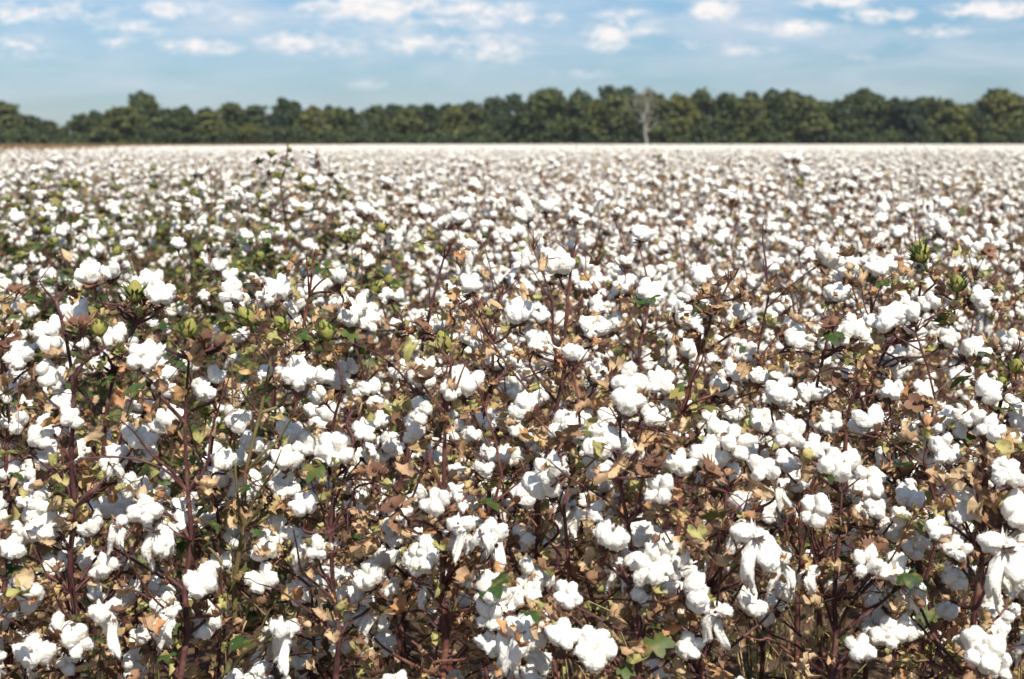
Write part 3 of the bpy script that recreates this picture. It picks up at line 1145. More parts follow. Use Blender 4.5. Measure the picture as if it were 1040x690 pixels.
def mid_plant(rng, lush, nb, h):
    """mats 0 lint 1 bur 2 stem 3 dry 4 green"""
    mb = MB()
    tubes, bolls, leaves = skeleton(rng, h, nb, 0.45, lush)
    stem_mb(mb, tubes, bolls, 3, 2)
    fb = MB()
    foliage_mb(fb, rng, leaves, int(42 * (1 + 1.0 * lush)), lush, 1, (0.016, 0.042), False)
    v, f, m = fb.arrays()
    mb.v.append(v); mb.f.append(f + mb.n); mb.m.append(m + 3); mb.n += len(v)
    for o, d, q in bolls:
        kind = pick_kind(rng, o[2] / h)
        if kind == 'half':
            kind = 'round'
        (lv, lf), (bv, bf) = LOWBOLL[kind][rng.integers(0, 4)]
        if kind == 'hang':
            d = (0, 0, 1)
        mm = npm(rot_to(d, rng.uniform(0, 6.28))) * float(np.clip(rng.normal(0.80, 0.14), 0.45, 1.06))
        mb.add(lv @ mm.T + o, lf, 0)
        mb.add(bv @ mm.T + o, bf, 1)
    return mb.arrays()


BIV, BIF = ICO[1]
B2V, B2F = ICO[2]


def far_patch(rng, size=6.0, nplants=250, brown=False, bl=None):
    """a square piece of the stand for the far field, the same plants with fewer faces"""
    V, F, M = [], [], []
    n = 0

    def blob(centres, radii, mat, flat=1.0):
        nonlocal n
        k = len(centres)
        bv = BIV[None] * (radii[:, None, None] * np.array([1, 1, flat])[None, None])
        bv = bv * rng.uniform(0.75, 1.25, (k, len(BIV), 1)) + centres[:, None]
        V.append(bv.reshape(-1, 3))
        F.append((BIF[None] + (np.arange(k) * len(BIV))[:, None, None] + n).reshape(-1, 3))
        M.append(np.full(k * len(BIF), mat, np.int32))
        n += k * len(BIV)

    xy = rng.uniform(-size / 2, size / 2, (nplants, 2))
    h = np.clip(rng.normal(1.04, 0.07, nplants), 0.8, 1.25)
    h = np.minimum(h, 1.15)
    if brown:
        h = rng.uniform(1.0, 1.22, nplants)
    if not brown:
        nb = 25
        t = rng.uniform(0.5, 1.0, (nplants, nb)) ** 0.6
        r = (0.03 + 0.26 * (1 - t) ** 0.6) * rng.uniform(0.5, 1.1, (nplants, nb))
        a = rng.uniform(0, 2 * PI, (nplants, nb))
        c = np.stack([xy[:, :1] + r * np.cos(a), xy[:, 1:] + r * np.sin(a), h[:, None] * t + 0.01], 2).reshape(-1, 3)
        blob(c, rng.uniform(0.018, 0.031, len(c)), 0)
        c2 = c + rng.normal(0, 0.018, c.shape)
        sel = rng.random(len(c)) < 0.7
        blob(c2[sel], rng.uniform(0.013, 0.022, sel.sum()), 0)
    # leaves and husks as small bent scraps
    nl = 34
    t = rng.uniform(0.4, 1.0, (nplants, nl)) ** 0.8
    r = (0.03 + 0.28 * (1 - t) ** 0.6) * rng.uniform(0.3, 1.1, (nplants, nl))
    a = rng.uniform(0, 2 * PI, (nplants, nl))
    c = np.stack([xy[:, :1] + r * np.cos(a), xy[:, 1:] + r * np.sin(a), h[:, None] * t - 0.01], 2).reshape(-1, 3)
    k = len(c)
    s = rng.uniform(0.018, 0.045, (k, 1, 1))
    quad = rng.normal(0, 0.7, (k, 4, 3)) * s
    V.append((quad + c[:, None]).reshape(-1, 3))
    q = np.array([[0, 1, 2], [0, 2, 3]])
    F.append((q[None] + (np.arange(k) * 4)[:, None, None] + n).reshape(-1, 3))
    M.append(np.repeat(np.where(rng.random(k) < 0.04, 4, 3).astype(np.int32), 2))
    n += k * 4
    # stems
    k = nplants
    base = np.stack([xy[:, 0], xy[:, 1], np.zeros(k)], 1)
    top = base + np.stack([rng.normal(0, .05, k), rng.normal(0, .05, k), h + 0.03], 1)
    w = 0.005
    ang = np.arange(3) / 3 * 2 * PI
    off = np.stack([np.cos(ang), np.sin(ang), ang * 0], 1) * w
    tri = np.concatenate([base[:, None] + off[None], top[:, None] + off[None] * 0.4], 1)
    V.append(tri.reshape(-1, 3))
    q = np.array([[0, 1, 4], [0, 4, 3], [1, 2, 5], [1, 5, 4], [2, 0, 3], [2, 3, 5]])
    F.append((q[None] + (np.arange(k) * 6)[:, None, None] + n).reshape(-1, 3))
    M.append(np.full(k * 6, 2, np.int32))
    return np.concatenate(V), np.concatenate(F), np.concatenate(M)


def scatter_object(name, protos, pts, inst, rot, scl, mats):
    """one object: its mesh holds the kinds of plant and one loose vertex per place; nodes set a plant on each"""
    V, F, M, pid = [], [], [], []
    n = 0
    for i, (v, f, m) in enumerate(protos):
        V.append(v); F.append(f + n); M.append(m); pid.append(np.full(len(v), i, np.int32))
        n += len(v)
    V = np.concatenate(V); F = np.concatenate(F); M = np.concatenate(M)
    pts = np.array(pts, float)
    me = arr_mesh(name, V, F, M, mats, True, extra=pts)
    pid = np.concatenate(pid + [np.full(len(pts), -1, np.int32)])
    z = np.zeros(n)
    a = me.attributes.new('pid', 'INT', 'POINT'); a.data.foreach_set('value', pid.astype(np.int32))
    a = me.attributes.new('inst', 'INT', 'POINT'); a.data.foreach_set('value', np.concatenate([z - 1, inst]).astype(np.int32))
    a = me.attributes.new('turn', 'FLOAT', 'POINT'); a.data.foreach_set('value', np.concatenate([z, rot]).astype(np.float32))
    a = me.attributes.new('size', 'FLOAT', 'POINT'); a.data.foreach_set('value', np.concatenate([z + 1, scl]).astype(np.float32))
    ob = link(name, me)
    ng = bpy.data.node_groups.new(name + '_nodes', 'GeometryNodeTree')
    ng.interface.new_socket('Geometry', in_out='INPUT', socket_type='NodeSocketGeometry')
    ng.interface.new_socket('Geometry', in_out='OUTPUT', socket_type='NodeSocketGeometry')
    L = ng.links.new
    gi = ng.nodes.new('NodeGroupInput'); go = ng.nodes.new('NodeGroupOutput')

    def named(nm, t):
        x = ng.nodes.new('GeometryNodeInputNamedAttribute'); x.data_type = t
        x.inputs['Name'].default_value = nm
        return x.outputs['Attribute']

    def eq(sock, val):
        x = ng.nodes.new('FunctionNodeCompare'); x.data_type = 'INT'; x.operation = 'EQUAL'
        ins = [s for s in x.inputs if s.type == 'INT']
        L(sock, ins[0]); ins[1].default_value = val
        return x.outputs[0]
    p, ins_, tu, si = named('pid', 'INT'), named('inst', 'INT'), named('turn', 'FLOAT'), named('size', 'FLOAT')

    def sep(sel):
        x = ng.nodes.new('GeometryNodeSeparateGeometry'); x.domain = 'POINT'
        L(gi.outputs[0], x.inputs[0]); L(sel, x.inputs['Selection'])
        return x.outputs[0]
    pnts = sep(eq(p, -1))
    rv = ng.nodes.new('ShaderNodeCombineXYZ'); L(tu, rv.inputs[2])
    join = ng.nodes.new('GeometryNodeJoinGeometry')
    for i in range(len(protos)):
        g = sep(eq(p, i))
        ip = ng.nodes.new('GeometryNodeInstanceOnPoints')
        L(pnts, ip.inputs['Points']); L(g, ip.inputs['Instance']); L(eq(ins_, i), ip.inputs['Selection'])
        L(rv.outputs[0], ip.inputs['Rotation']); L(si, ip.inputs['Scale'])
        L(ip.outputs[0], join.inputs[0])
    L(join.outputs[0], go.inputs[0])
    md = ob.modifiers.new('scatter', 'NODES')
    md.node_group = ng
    return ob


MATS5 = [M_LINT, M_BUR, M_STEM, M_DRY, M_GREEN]
protos = [mid_plant(rngp, 0.03, 34, rngp.uniform(0.98, 1.14)) for _ in range(9)]      # 0-8 usual
protos += [mid_plant(rngp, 0.65, 10, rngp.uniform(1.0, 1.16)) for _ in range(3)]      # 9-11 leafy
protos += [far_patch(rngp, 6.0, n_) for n_ in (270, 240, 200)]                                          # 12-14 patches
pts, inst, rot, scl = [], [], [], []
for x, y in rest:
    g = greenness(x, y)
    pts.append((x, y, 0))
    inst.append(rngp.integers(9, 12) if rngp.random() < g * 1.2 else rngp.integers(0, 9))
    rot.append(rngp.uniform(0, 6.28))
    scl.append(float(np.clip(rngp.normal(1.0, 0.05), 0.85, 1.12)))
S = 6.0
FIELD_END = 402.0


def brown_strip(x, y):
    """where the bare, already picked brown strip begins at the far left of the field"""
    u = frame_u(x, y, 1.0)
    return y > 36 + max(0, u) * 0.6 and u < 345


bp, bi, br, bs = [], [], [], []
y = 42 + S / 2 - 0.4
while y < FIELD_END:
    half = HALF * (y + S) + 8
    nx = int(half / S) + 1
    for ix in range(-nx, nx + 1):
        x = ix * S + rngp.uniform(-0.4, 0.4)
        zz = 0.06 * mnoise.noise(Vector((x * 0.03, y * 0.03, 0)))
        if brown_strip(x, y):
            bp.append((x, y, 0)); bi.append(0); br.append(rngp.integers(0, 4) * PI / 2); bs.append(1.0)
        else:
            pts.append((x, y, 0)); inst.append(rngp.integers(12, 15)); rot.append(rngp.integers(0, 4) * PI / 2); scl.append(1.0 + zz)
    y += S
o = scatter_object('cotton_crop', protos, pts, np.array(inst), np.array(rot), np.array(scl), MATS5)
tag(o, 'mass of white cotton stretching across the field to the tree line', 'cotton crop', kind='stuff')
o = scatter_object('picked_cotton_stubble', [far_patch(rngp, brown=True)], bp, np.array(bi), np.array(br), np.array(bs) * 1.05, MATS5)
tag(o, 'strip of brown picked plants along the far left of the field', 'stubble', kind='stuff')

# dry weeds and shed leaves standing low between the near rows
wb = MB()
wr = np.random.default_rng(31)
for _ in range(420):
    y = 2.35 + 5.5 * wr.random()
    x = wr.uniform(-1, 1) * (HALF * y + 0.5)
    hh = wr.uniform(0.25, 0.62)
    if wr.random() < 0.5:      # a tuft of blades
        for _ in range(7):
            a = wr.uniform(0, 6.28)
            o1 = np.array([math.cos(a), math.sin(a), 0])
            L = hh * wr.uniform(0.5, 1.1)
            sp_ = wr.uniform(0.1, 0.45)
            b0 = np.array([x, y, 0]) + o1 * 0.01
            q = [b0, b0 + np.array([0, 0, L * .4]) + o1 * L * sp_ * .25, b0 + np.array([0, 0, L * .75]) + o1 * L * sp_ * .7, b0 + np.array([0, 0, L * .9]) + o1 * L * sp_ * 1.4]
            tube(wb, q, [0.0018, 0.0022, 0.0016, 0.0006], 3, 0 if wr.random() < 0.7 else 1)
    else:
        lean_ = wr.normal(0, 0.08, 2)
        q = [np.array([x, y, 0]), np.array([x + lean_[0] * .5, y + lean_[1] * .5, hh * .5]), np.array([x + lean_[0], y + lean_[1], hh])]
        tube(wb, q, [0.002, 0.0016, 0.001], 3, 0)
        for _ in range(11):
            t = wr.uniform(0.2, 1.0)
            put_leaf(wb, wr, (x + lean_[0] * t + wr.normal(0, 0.04), y + lean_[1] * t + wr.normal(0, 0.04), hh * t), wr.uniform(0.018, 0.045), 'green' if wr.random() < 0.18 else 'dry', 1, 0 if wr.random() < 0.82 else 1)
o = link('dry_weeds', wb.mesh('dry_weeds', [M_DRY, M_GREEN]))
tag(o, 'dry weeds and withered leaves low between the cotton stems', 'weeds', kind='stuff')

# leaf litter between the near rows
lb = MB()
for _ in range(2600):
    y = 1.2 + 7.0 * RNG.random() ** 1.3
    x = RNG.uniform(-1, 1) * (HALF * y + 0.8)
    put_leaf(lb, RNG, (x, y, RNG.uniform(0.005, 0.03)), RNG.uniform(0.025, 0.05), 'dry', 1, 0)
o = link('leaf_litter', lb.mesh('leaf_litter', [M_DRY]))
tag(o, 'dry brown leaves lying on the soil between the cotton rows', 'leaf litter', kind='stuff')

# ------------------------------------------------------------------ ground
gm = MB()
gx = np.concatenate([[-3000, -400], np.linspace(-60, 60, 25), [400, 3000]])
gy = np.concatenate([[-500, -60], np.linspace(-6, 60, 30), [120, 250, 460, 1200, 5000]])
V = [(x, y, 0.012 * mnoise.noise(Vector((x, y, 0))) if abs(x) < 50 and abs(y) < 50 else 0) for y in gy for x in gx]
F = []
nx = len(gx)
for j in range(len(gy) - 1):
    for i in range(nx - 1):
        q = j * nx + i
        F += [(q, q + 1, q + 1 + nx), (q, q + 1 + nx, q + nx)]
gm.add(V, F)
tag(link('ground', gm.mesh('ground', [M_SOIL])), kind='structure')

# ------------------------------------------------------------------ trees
rngt = np.random.default_rng(77)


def crown_mesh(rng, h, w, nleaf=2600, lobes=9, low=-0.02, mats=None, fill=0.9, leaf=0.55):
    """crown of leaf clumps between low*h and h"""
    C = []
    for i in range(lobes):
        t = rng.uniform(0.12, 0.92)
        prof = math.sin(PI * min(1, max(0.05, t)) ** 0.85) ** 0.6
        a = rng.uniform(0, 2 * PI)
        r = rng.uniform(0.1, 0.62) * w / 2 * prof
        s = w / 2 * rng.uniform(0.32, 0.55) * (0.7 + 0.4 * prof)
        C.append((r * math.cos(a), r * math.sin(a), h * (low + (1 - low) * t) - s * 0.35 * t, s))
    C.append((0, 0, h * 0.86, w * 0.2))
    C.append((rng.normal(0, w * .06), rng.normal(0, w * .06), h * 0.93, w * 0.13))
    C = np.array(C)
    C[:, 2] = np.minimum(C[:, 2], h - C[:, 3] * 0.85)
    # sub clumps on the surface of each lobe
    sub = []
    for x, y, z, s in C:
        for _ in range(16):
            d = rng.normal(0, 1, 3); d /= np.linalg.norm(d)
            if d[2] < -0.5:
                d[2] *= -0.5
            kk = rng.uniform(0.7, 1.12)
            sub.append((x + d[0] * s * kk, y + d[1] * s * kk, z + d[2] * s * kk * 0.9, s * rng.uniform(0.15, 0.42)))
    sub = np.array(sub)
    idx = rng.integers(0, len(sub), nleaf)
    d = rng.normal(0, 1, (nleaf, 3)); d /= np.linalg.norm(d, axis=1)[:, None]
    cen = sub[idx, :3] + d * sub[idx, 3:4] * rng.uniform(0.4, 1.05, (nleaf, 1))
    cen[:, 2] = np.maximum(cen[:, 2], 0.4)
    u = rng.normal(0, 1, (nleaf, 3)); u /= np.linalg.norm(u, axis=1)[:, None]
    nrm = d + rng.normal(0, 0.5, (nleaf, 3)) + np.array([0, 0, 0.5])
    w1 = np.cross(nrm, u); w1 /= np.linalg.norm(w1, axis=1)[:, None] + 1e-9
    w2 = np.cross(nrm, w1); w2 /= np.linalg.norm(w2, axis=1)[:, None] + 1e-9
    s = rng.uniform(0.6, 1.2, (nleaf, 1)) * leaf
    q = np.stack([cen - w1 * s, cen + w2 * s * 0.6, cen + w1 * s, cen - w2 * s * 0.6], 1)
    F = (np.array([[0, 1, 2], [0, 2, 3]])[None] + (np.arange(nleaf) * 4)[:, None, None]).reshape(-1, 3)
    return q.reshape(-1, 3), F, np.zeros(len(F), np.int32)


def trunk_mb(rng, h, w, r0=0.32, limbs=7, mat=0, twigs=0, forks=False):
    mb = MB()
    top = h * 0.78
    P = [np.array([rng.normal(0, 0.12) * i, rng.normal(0, 0.12) * i, top * i / 6]) for i in range(7)]
    tube(mb, P, np.linspace(r0, r0 * 0.3, 7), 8, mat)
    for k in range(limbs):
        i = rng.integers(2, 6)
        a = k * 2.4 + rng.normal(0, 0.3)
        L = w * rng.uniform(0.3, 0.5)
        e = rng.uniform(0.5, 1.1)
        q = [P[i]]
        for s in range(4):
            e2 = e + 0.1 * s
            q.append(q[-1] + L / 4 * np.array([math.cos(e2) * math.cos(a), math.cos(e2) * math.sin(a), math.sin(e2)]) + rng.normal(0, 0.12, 3))
        tube(mb, q, np.linspace(r0 * 0.42, r0 * 0.12, 5), 6, mat)
        for _ in range(twigs):
            j = rng.integers(1, 5)
            d = rng.normal(0, 1, 3); d[2] = abs(d[2]) + 0.3
            d = d / np.linalg.norm(d) * L * rng.uniform(0.2, 0.45)
            tube(mb, [q[j], q[j] + d * 0.5 + rng.normal(0, .08, 3), q[j] + d], [r0 * 0.14, r0 * 0.09, r0 * 0.04], 4, mat)
    return mb


SKY = [(-90, 112), (-45, 108), (0, 105), (10, 107), (25, 118), (40, 121), (55, 126), (70, 128), (82, 116), (100, 113), (115, 117), (130, 105), (145, 96), (155, 104), (165, 115),
       (180, 107), (195, 113), (215, 110), (240, 107), (255, 110), (275, 106), (287, 101), (300, 107), (315, 112), (325, 108), (345, 110), (370, 112),
       (390, 108), (410, 108), (430, 110), (450, 107), (475, 106), (500, 101), (520, 98), (530, 98), (545, 94), (555, 92), (575, 92), (590, 94),
       (600, 92), (620, 89), (630, 92), (650, 90), (670, 99), (685, 97), (700, 95), (715, 93), (735, 97), (750, 97), (770, 95), (795, 92),
       (805, 94), (820, 100), (835, 106), (850, 104), (875, 93), (890, 97), (905, 100), (920, 103), (940, 101), (960, 103), (985, 108),
       (1000, 94), (1015, 93), (1030, 97), (1045, 104), (1080, 100), (1130, 106)]
SX = np.array([a for a, b in SKY], float)
SYY = np.array([b for a, b in SKY], float)
CROWNS = [crown_mesh(rngt, 14, 11 + 2 * rngt.random(), 4200, 15) for _ in range(9)]
CME = [arr_mesh('crown', v, f, m, [M_TREE if i % 3 else M_TREE2], False) for i, (v, f, m) in enumerate(CROWNS)]
CME_D = [arr_mesh('crown', v, f, m, [M_TREE2], False) for i, (v, f, m) in enumerate(CROWNS[:5])]
TME = [trunk_mb(rngt, 14, 11).mesh('trunk', [M_BARK]) for _ in range(4)]
TREES_FRONT = []
BASE_Y = 410.0


def tree(name, u, D, h, wscale, crown_me, rot, trunk_me):
    p = at(u, HOR, D)
    root = link(name, None, None, (p.x, D, 0))
    s = h / 14.0
    c = link('crown', crown_me, root)
    t = link('trunk', trunk_me, root)
    for q in (c, t):
        q.scale = (s * wscale, s * wscale, s)
        q.rotation_euler = (0, 0, rot)
    return root


PALE_U = 656
u = -30.0
i = 0
front = []
while u < 1075:
    D = BASE_Y + rngt.uniform(-5, 7)
    ytop = np.interp(u, SX, SYY) + rngt.uniform(-2, 5) + (rngt.uniform(5, 14) if rngt.random() < 0.35 else 0)
    h = (HOR - ytop) / FPX * D + CAMZ
    ws = rngt.uniform(0.9, 1.25)
    gap = (abs(u - 278) < 6)
    if abs(u - PALE_U) > 9 and not gap:
        root = tree('deciduous_tree', u, D, h, ws * min(1.6, 14.5 / h), CME[i % 9], rngt.uniform(0, 6.28), TME[i % 4])
        front.append((u, root, h))
    u += rngt.uniform(17, 27)
    i += 1
back = []
u = -20.0
i = 0
while u < 1065:
    if abs(u - 279) < 9:
        u += 12
        continue
    D = BASE_Y + 16 + rngt.uniform(0, 8)
    ytop = np.interp(u, SX, SYY) - 0.5
    h = (HOR - ytop) / FPX * D + CAMZ
    if u < 400 and rngt.random() < 0.12:
        u += 14
        continue
    root = tree('deciduous_tree', u, D, h, rngt.uniform(0.85, 1.3) * min(1.5, 14.5 / h), CME_D[i % 5], rngt.uniform(0, 6.28), TME[(i + 1) % 4])
    back.append((u, root, h))
    u += rngt.uniform(15, 27)
    i += 1
# named trees
def lone(u, ytop, D, label, wscale, mesh):
    h = (HOR - ytop) / FPX * D + CAMZ
    r = tree('deciduous_tree', u, D, h, wscale, mesh, rngt.uniform(0, 6), TME[0])
    tag(r, label, 'tree', 'trees along the far edge of the field')
    return r


lone(145, 95, BASE_Y + 4, 'tall dark tree with a pointed knobbly top over the low skyline', 0.62, CME_D[1])
lone(287, 101, BASE_Y + 2, 'dark tree beside the bright gap, behind the tallest cotton tip', 0.72, CME_D[2])
lone(876, 92, BASE_Y + 6, 'dark round-topped tree standing above its neighbours in the long skyline', 0.8, CME_D[3])
lone(1012, 93, BASE_Y + 6, 'broad flat-topped dark tree near the right end of the tree line', 1.3, CME_D[4])
# bare pale tree
D = BASE_Y - 12
hp = (HOR - 91) / FPX * D + CAMZ
p = at(PALE_U, HOR, D)
pale = link('bare_tree', None, None, (p.x, D, 0))
tag(pale, 'pale greyish nearly leafless tree with a white trunk in front of the dark trees', 'tree', 'trees along the far edge of the field')
link('trunk', trunk_mb(np.random.default_rng(4), hp, 11, 0.42, 12, 0, 9).mesh('trunk', [M_PBARK]), pale)
v, f, m = crown_mesh(np.random.default_rng(14), hp, 13, 480, 9, 0.38, None, 0.9, 0.32)
link('crown', arr_mesh('crown', v, f, m, [M_PALE], False), pale)

marks = [(145, 'the pointed knobbly treetop'), (287, 'the dark tree by the gap'), (PALE_U, 'the bare pale tree'), (876, 'the dark round-topped tree'),
         (1012, 'the broad flat-topped tree')]
ORD = ['first', 'second', 'third', 'fourth', 'fifth', 'sixth', 'seventh', 'eighth', 'ninth', 'tenth', 'eleventh', 'twelfth', 'thirteenth', 'fourteenth']


def tree_labels(lst, fmt):
    for side in (-1, 1):
        for mu, mn in marks:
            mine = []
            for u, r, h in lst:
                nm = min(marks, key=lambda q: abs(q[0] - u))
                if nm[0] == mu and (u - mu) * side > 0:
                    mine.append((abs(u - mu), r, h))
            mine.sort(key=lambda q: q[0])
            for k, (_, r, h) in enumerate(mine):
                tag(r, fmt.format(n=ORD[k], s='right' if side > 0 else 'left', m=mn), 'tree', 'trees along the far edge of the field')


tree_labels(front, '{n} leafy green tree of the front row {s} of {m}')
tree_labels(back, '{n} dark crown of the rear row {s} of {m}')

# scrub at the foot of the wood
v_, f_2, m_ = [], [], []
n = 0
ub = -60
while ub < 1100:
    hh = rngt.uniform(3.0, 6.5)
    v, f, m = crown_mesh(rngt, hh, rngt.uniform(7, 11), 1100, 8, 0.0, None, 0.9, 0.5)
    D = BASE_Y - 5 + rngt.uniform(-2, 3)
    p = at(ub, HOR, D)
    v_.append(v + np.array([p.x, D, 0])); f_2.append(f + n); m_.append(m); n += len(v)
    ub += rngt.uniform(9, 16)
o = link('undergrowth', arr_mesh('undergrowth', np.concatenate(v_), np.concatenate(f_2), np.concatenate(m_), [M_TREE2], False))
tag(o, 'dark scrub filling the foot of the tree line', 'undergrowth', kind='stuff')

# small pinkish pickup at the field's end
def simple_mat(name, col, rough=0.4, metal=0.0):
    m, nt, out = new_mat(name)
    p = N(nt, 'ShaderNodeBsdfPrincipled')
    tc = N(nt, 'ShaderNodeTexCoord')
    f = noise(nt, 6, 3, 0.5, tc.outputs['Object'])
    nt.links.new(mixc(nt, math_(nt, 'MULTIPLY', f, 0.3), col, tuple(c * 0.75 for c in col)), p.inputs['Base Color'])
    p.inputs['Roughness'].default_value = rough
    p.inputs['Metallic'].default_value = metal
    nt.links.new(p.outputs[0], out.inputs[0])
    return m


def prism(mb, prof, y0, y1, mat=0):
    n = len(prof)
    V = [(x, y0, z) for x, z in prof] + [(x, y1, z) for x, z in prof]
    cx = sum(x for x, z in prof) / n; cz = sum(z for x, z in prof) / n
    V += [(cx, y0, cz), (cx, y1, cz)]
    F = []
    for i in range(n):
        j = (i + 1) % n
        F += [(i, j, j + n), (i, j + n, i + n), (i, 2 * n, j), (i + n, j + n, 2 * n + 1)]
    mb.add(V, F, mat)


M_PINK = simple_mat('faded_red_paint', (0.52, 0.20, 0.20))
M_DARKG = simple_mat('dark_glass', (0.03, 0.035, 0.04), 0.1)
M_TYRE = simple_mat('tyre_rubber', (0.03, 0.03, 0.03), 0.8)
pp = at(579, HOR, 398)
car = tag(link('parked_car', None, None, (pp.x, 404.0, 0)), 'tiny faded reddish car parked where the cotton meets the trees', 'car')
mb = MB()
prism(mb, [(-2.2, 0.4), (2.2, 0.4), (2.25, 0.95), (1.3, 1.1), (0.75, 1.65), (-1.2, 1.68), (-1.9, 1.15), (-2.25, 1.05)], -0.85, 0.85)
link('body', mb.mesh('car_body', [M_PINK], False), car)
mb = MB()
prism(mb, [(-1.5, 1.12), (1.0, 1.12), (0.68, 1.56), (-1.15, 1.58)], -0.87, -0.855)
link('side_window', mb.mesh('side_window', [M_DARKG], False), car)
for sx in (-1.4, 1.4):
    for sy in (-0.8, 0.8):
        mb = MB()
        tube(mb, [(0, -0.1, 0), (0, 0.1, 0)], [0.34, 0.34], 14)
        link('wheel', mb.mesh('wheel', [M_TYRE], False), car, (sx, sy, 0.34))

# ------------------------------------------------------------------ sun and sky
SUN_EL = R(50)
SUN_ROT = R(158)      # clockwise from the view direction: behind the camera, to the right
sd = Vector((math.sin(SUN_ROT) * math.cos(SUN_EL), math.cos(SUN_ROT) * math.cos(SUN_EL), math.sin(SUN_EL)))
ld = bpy.data.lights.new('sun', 'SUN')
ld.energy = 4.6
ld.angle = R(0.53)
ld.color = (1.0, 0.925, 0.80)
lo = bpy.data.objects.new('sun', ld)
COL.objects.link(lo)
lo.rotation_euler = sd.to_track_quat('Z', 'Y').to_euler()
lo.location = (5, -5, 12)

world = bpy.data.worlds.new('World')
scene.world = world
world.use_nodes = True
nt = world.node_tree
nt.nodes.clear()
wo = N(nt, 'ShaderNodeOutputWorld')
bg = N(nt, 'ShaderNodeBackground')
bg.inputs['Strength'].default_value = 0.125
sky = N(nt, 'ShaderNodeTexSky', sky_type='NISHITA')
sky.sun_disc = False
sky.sun_elevation = SUN_EL
sky.sun_rotation = SUN_ROT
sky.altitude = 50
sky.air_density = 1.0
sky.dust_density = 0.1
sky.ozone_density = 1.0
geo = N(nt, 'ShaderNodeTexCoord')
sep = N(nt, 'ShaderNodeSeparateXYZ')
nt.links.new(geo.outputs['Generated'], sep.inputs[0])
yy = math_(nt, 'MAXIMUM', sep.outputs[1], 0.02)
gu = math_(nt, 'DIVIDE', sep.outputs[0], yy)
gv = math_(nt, 'DIVIDE', sep.outputs[2], yy)
cv = N(nt, 'ShaderNodeCombineXYZ')
nt.links.new(gu, cv.inputs[0]); nt.links.new(gv, cv.inputs[1])
# ragged edges
mp = N(nt, 'ShaderNodeMapping')
mp.inputs['Scale'].default_value = (1, 2.2, 1)
nt.links.new(cv.outputs[0], mp.inputs[0])
n1 = noise(nt, 75, 6, 0.62, mp.outputs[0], 0.3)
n2 = noise(nt, 24, 5, 0.6, mp.outputs[0], 0.2)
CL = [(385, 8, 55, 14, 1.0), (470, 14, 60, 12, .8), (300, 42, 26, 10, .75), (345, 46, 30, 9, .6), (425, 44, 38, 9, .6), (500, 50, 34, 12, .7), (180, 8, 28, 9, .8),
      (195, 48, 30, 7, .9), (25, 48, 22, 9, .7), (45, 12, 42, 10, .75), (130, 30, 30, 8, .5), (620, 36, 18, 12, 1.0), (655, 30, 16, 7, .7), (725, 8, 16, 9, 1.1),
      (810, 28, 34, 7, .85), (890, 14, 26, 8, .8), (1003, 10, 34, 7, 1.25), (845, 2, 30, 5, .8), (630, 14, 26, 6, .5), (950, 32, 26, 6, .6), (540, 18, 26, 8, .6),
      (375, 86, 16, 5, .45), (240, 18, 20, 6, .5), (760, 50, 30, 7, .4), (690, 46, 24, 7, .4), (590, 74, 40, 6, .3), (860, 60, 30, 6, .35), (120, 44, 16, 6, .5)]
tot = None
for (u, v, ru, rv, amp) in CL:
    p = at(u, v, 1000.0) - Vector((0, 0, CAMZ))
    su, sv = p.x / p.y, p.z / p.y
    s1 = N(nt, 'ShaderNodeVectorMath', operation='SUBTRACT')
    nt.links.new(cv.outputs[0], s1.inputs[0]); s1.inputs[1].default_value = (su, sv, 0)
    s2 = N(nt, 'ShaderNodeVectorMath', operation='MULTIPLY')
    nt.links.new(s1.outputs[0], s2.inputs[0]); s2.inputs[1].default_value = (FPX / ru / 2.0, FPX / rv / 1.8, 0)
    s3 = N(nt, 'ShaderNodeVectorMath', operation='LENGTH')
    nt.links.new(s2.outputs[0], s3.inputs[0])
    d = math_(nt, 'SUBTRACT', 1.0, s3.outputs['Value'], clamp=True)
    d = math_(nt, 'MULTIPLY', d, amp)
    tot = d if tot is None else math_(nt, 'MAXIMUM', tot, d)
ns = math_(nt, 'MULTIPLY', math_(nt, 'SUBTRACT', n1, 0.5), 2.3)
ns2 = math_(nt, 'MULTIPLY', math_(nt, 'SUBTRACT', n2, 0.5), 2.0)
band = math_(nt, 'MULTIPLY', gv, 6.0, clamp=True)
above = math_(nt, 'MULTIPLY', math_(nt, 'SUBTRACT', gv, 0.035, clamp=True), 14.0, clamp=True)
gate = math_(nt, 'ADD', math_(nt, 'MULTIPLY', tot, 2.2, clamp=True), math_(nt, 'MULTIPLY', above, 0.35), clamp=True)
dens = math_(nt, 'ADD', math_(nt, 'MULTIPLY', tot, 1.15), math_(nt, 'MULTIPLY', math_(nt, 'ADD', ns, ns2), gate))
cl = ramp(nt, dens, [(0.16, (0, 0, 0)), (0.5, (0.30, 0.30, 0.30)), (0.85, (0.72, 0.72, 0.72)), (1.2, (0.9, 0.9, 0.9))])
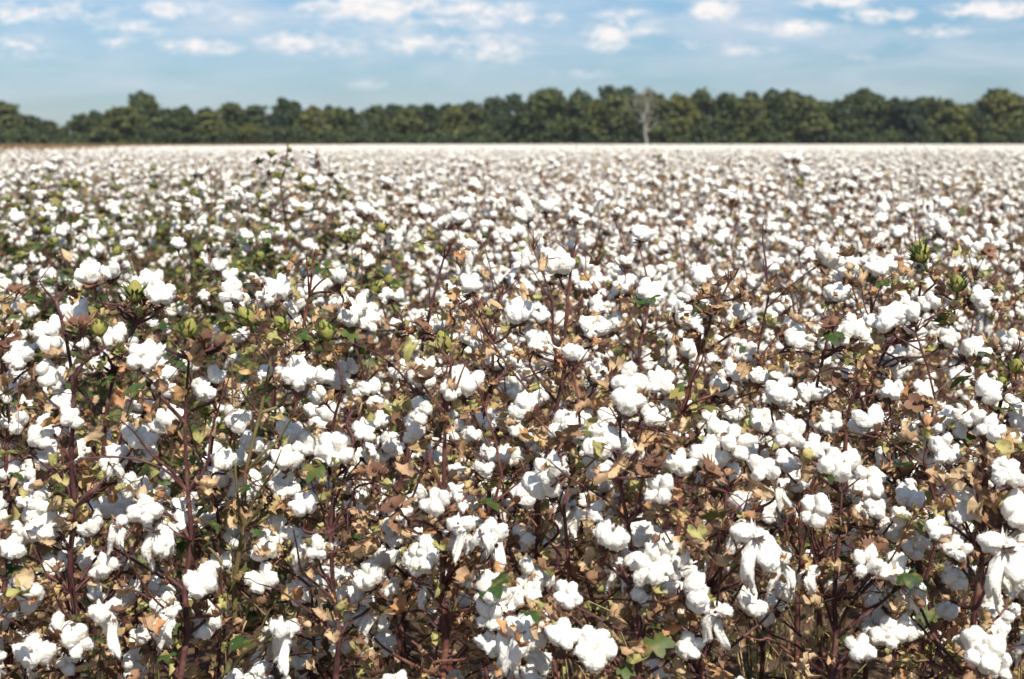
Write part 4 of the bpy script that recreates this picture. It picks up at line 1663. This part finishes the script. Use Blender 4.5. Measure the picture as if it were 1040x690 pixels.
# thin veils
mp2 = N(nt, 'ShaderNodeMapping')
mp2.inputs['Scale'].default_value = (1, 4.5, 1)
nt.links.new(cv.outputs[0], mp2.inputs[0])
n3 = noise(nt, 9, 7, 0.62, mp2.outputs[0], 0.5)
veil = math_(nt, 'MULTIPLY', ramp(nt, n3, [(0.38, (0, 0, 0)), (0.7, (0.75, 0.75, 0.75))]), math_(nt, 'ADD', math_(nt, 'MULTIPLY', gv, 9.0, clamp=True), 0.22), clamp=True)
skyc = mixc(nt, 1.0, sky.outputs[0], ramp(nt, math_(nt, 'MULTIPLY', gv, 8.0), [(0.0, (0.232, 0.285, 0.400)), (0.35, (0.262, 0.340, 0.460)), (0.8, (0.312, 0.415, 0.525)), (1.0, (0.37, 0.475, 0.57))]), 'MULTIPLY')
c1 = mixc(nt, veil, skyc, (3.9, 4.15, 4.6))
c2 = mixc(nt, cl, c1, (5.6, 5.3, 5.15))
nt.links.new(c2, bg.inputs['Color'])
nt.links.new(bg.outputs[0], wo.inputs[0])

hz, hn, ho = new_mat('haze_air')
hn.links.new(N(hn, 'ShaderNodeVolumePrincipled').outputs[0], ho.inputs['Volume'])
pv = hn.nodes['Principled Volume']
pv.inputs['Density'].default_value = 0.0001
pv.inputs['Color'].default_value = (0.80, 0.88, 1.0, 1)
pv.inputs['Anisotropy'].default_value = 0.2
bmh = bmesh.new()
bmesh.ops.create_cube(bmh, size=1.0)
for v in bmh.verts:
    v.co = ((v.co.x) * 6200, -520 + (v.co.y + 0.5) * 5600, -1.0 + (v.co.z + 0.5) * 24)
meh = bpy.data.meshes.new('haze'); bmh.to_mesh(meh); bmh.free()
meh.materials.append(hz)
tag(link('haze', meh), 'thin pale haze over the field', 'haze', kind='stuff')
# ------------------------------------------------------------------ render settings
scene.render.engine = 'CYCLES'
vs = scene.view_settings
vs.view_transform = 'Standard'
vs.look = 'None'
vs.exposure = 0.58
vs.gamma = 1.0
vs.use_curve_mapping = False
cy = scene.cycles
cy.max_bounces = 6
cy.diffuse_bounces = 4
cy.glossy_bounces = 2
cy.transmission_bounces = 4
cy.use_denoising = True
cy.sample_clamp_indirect = 6
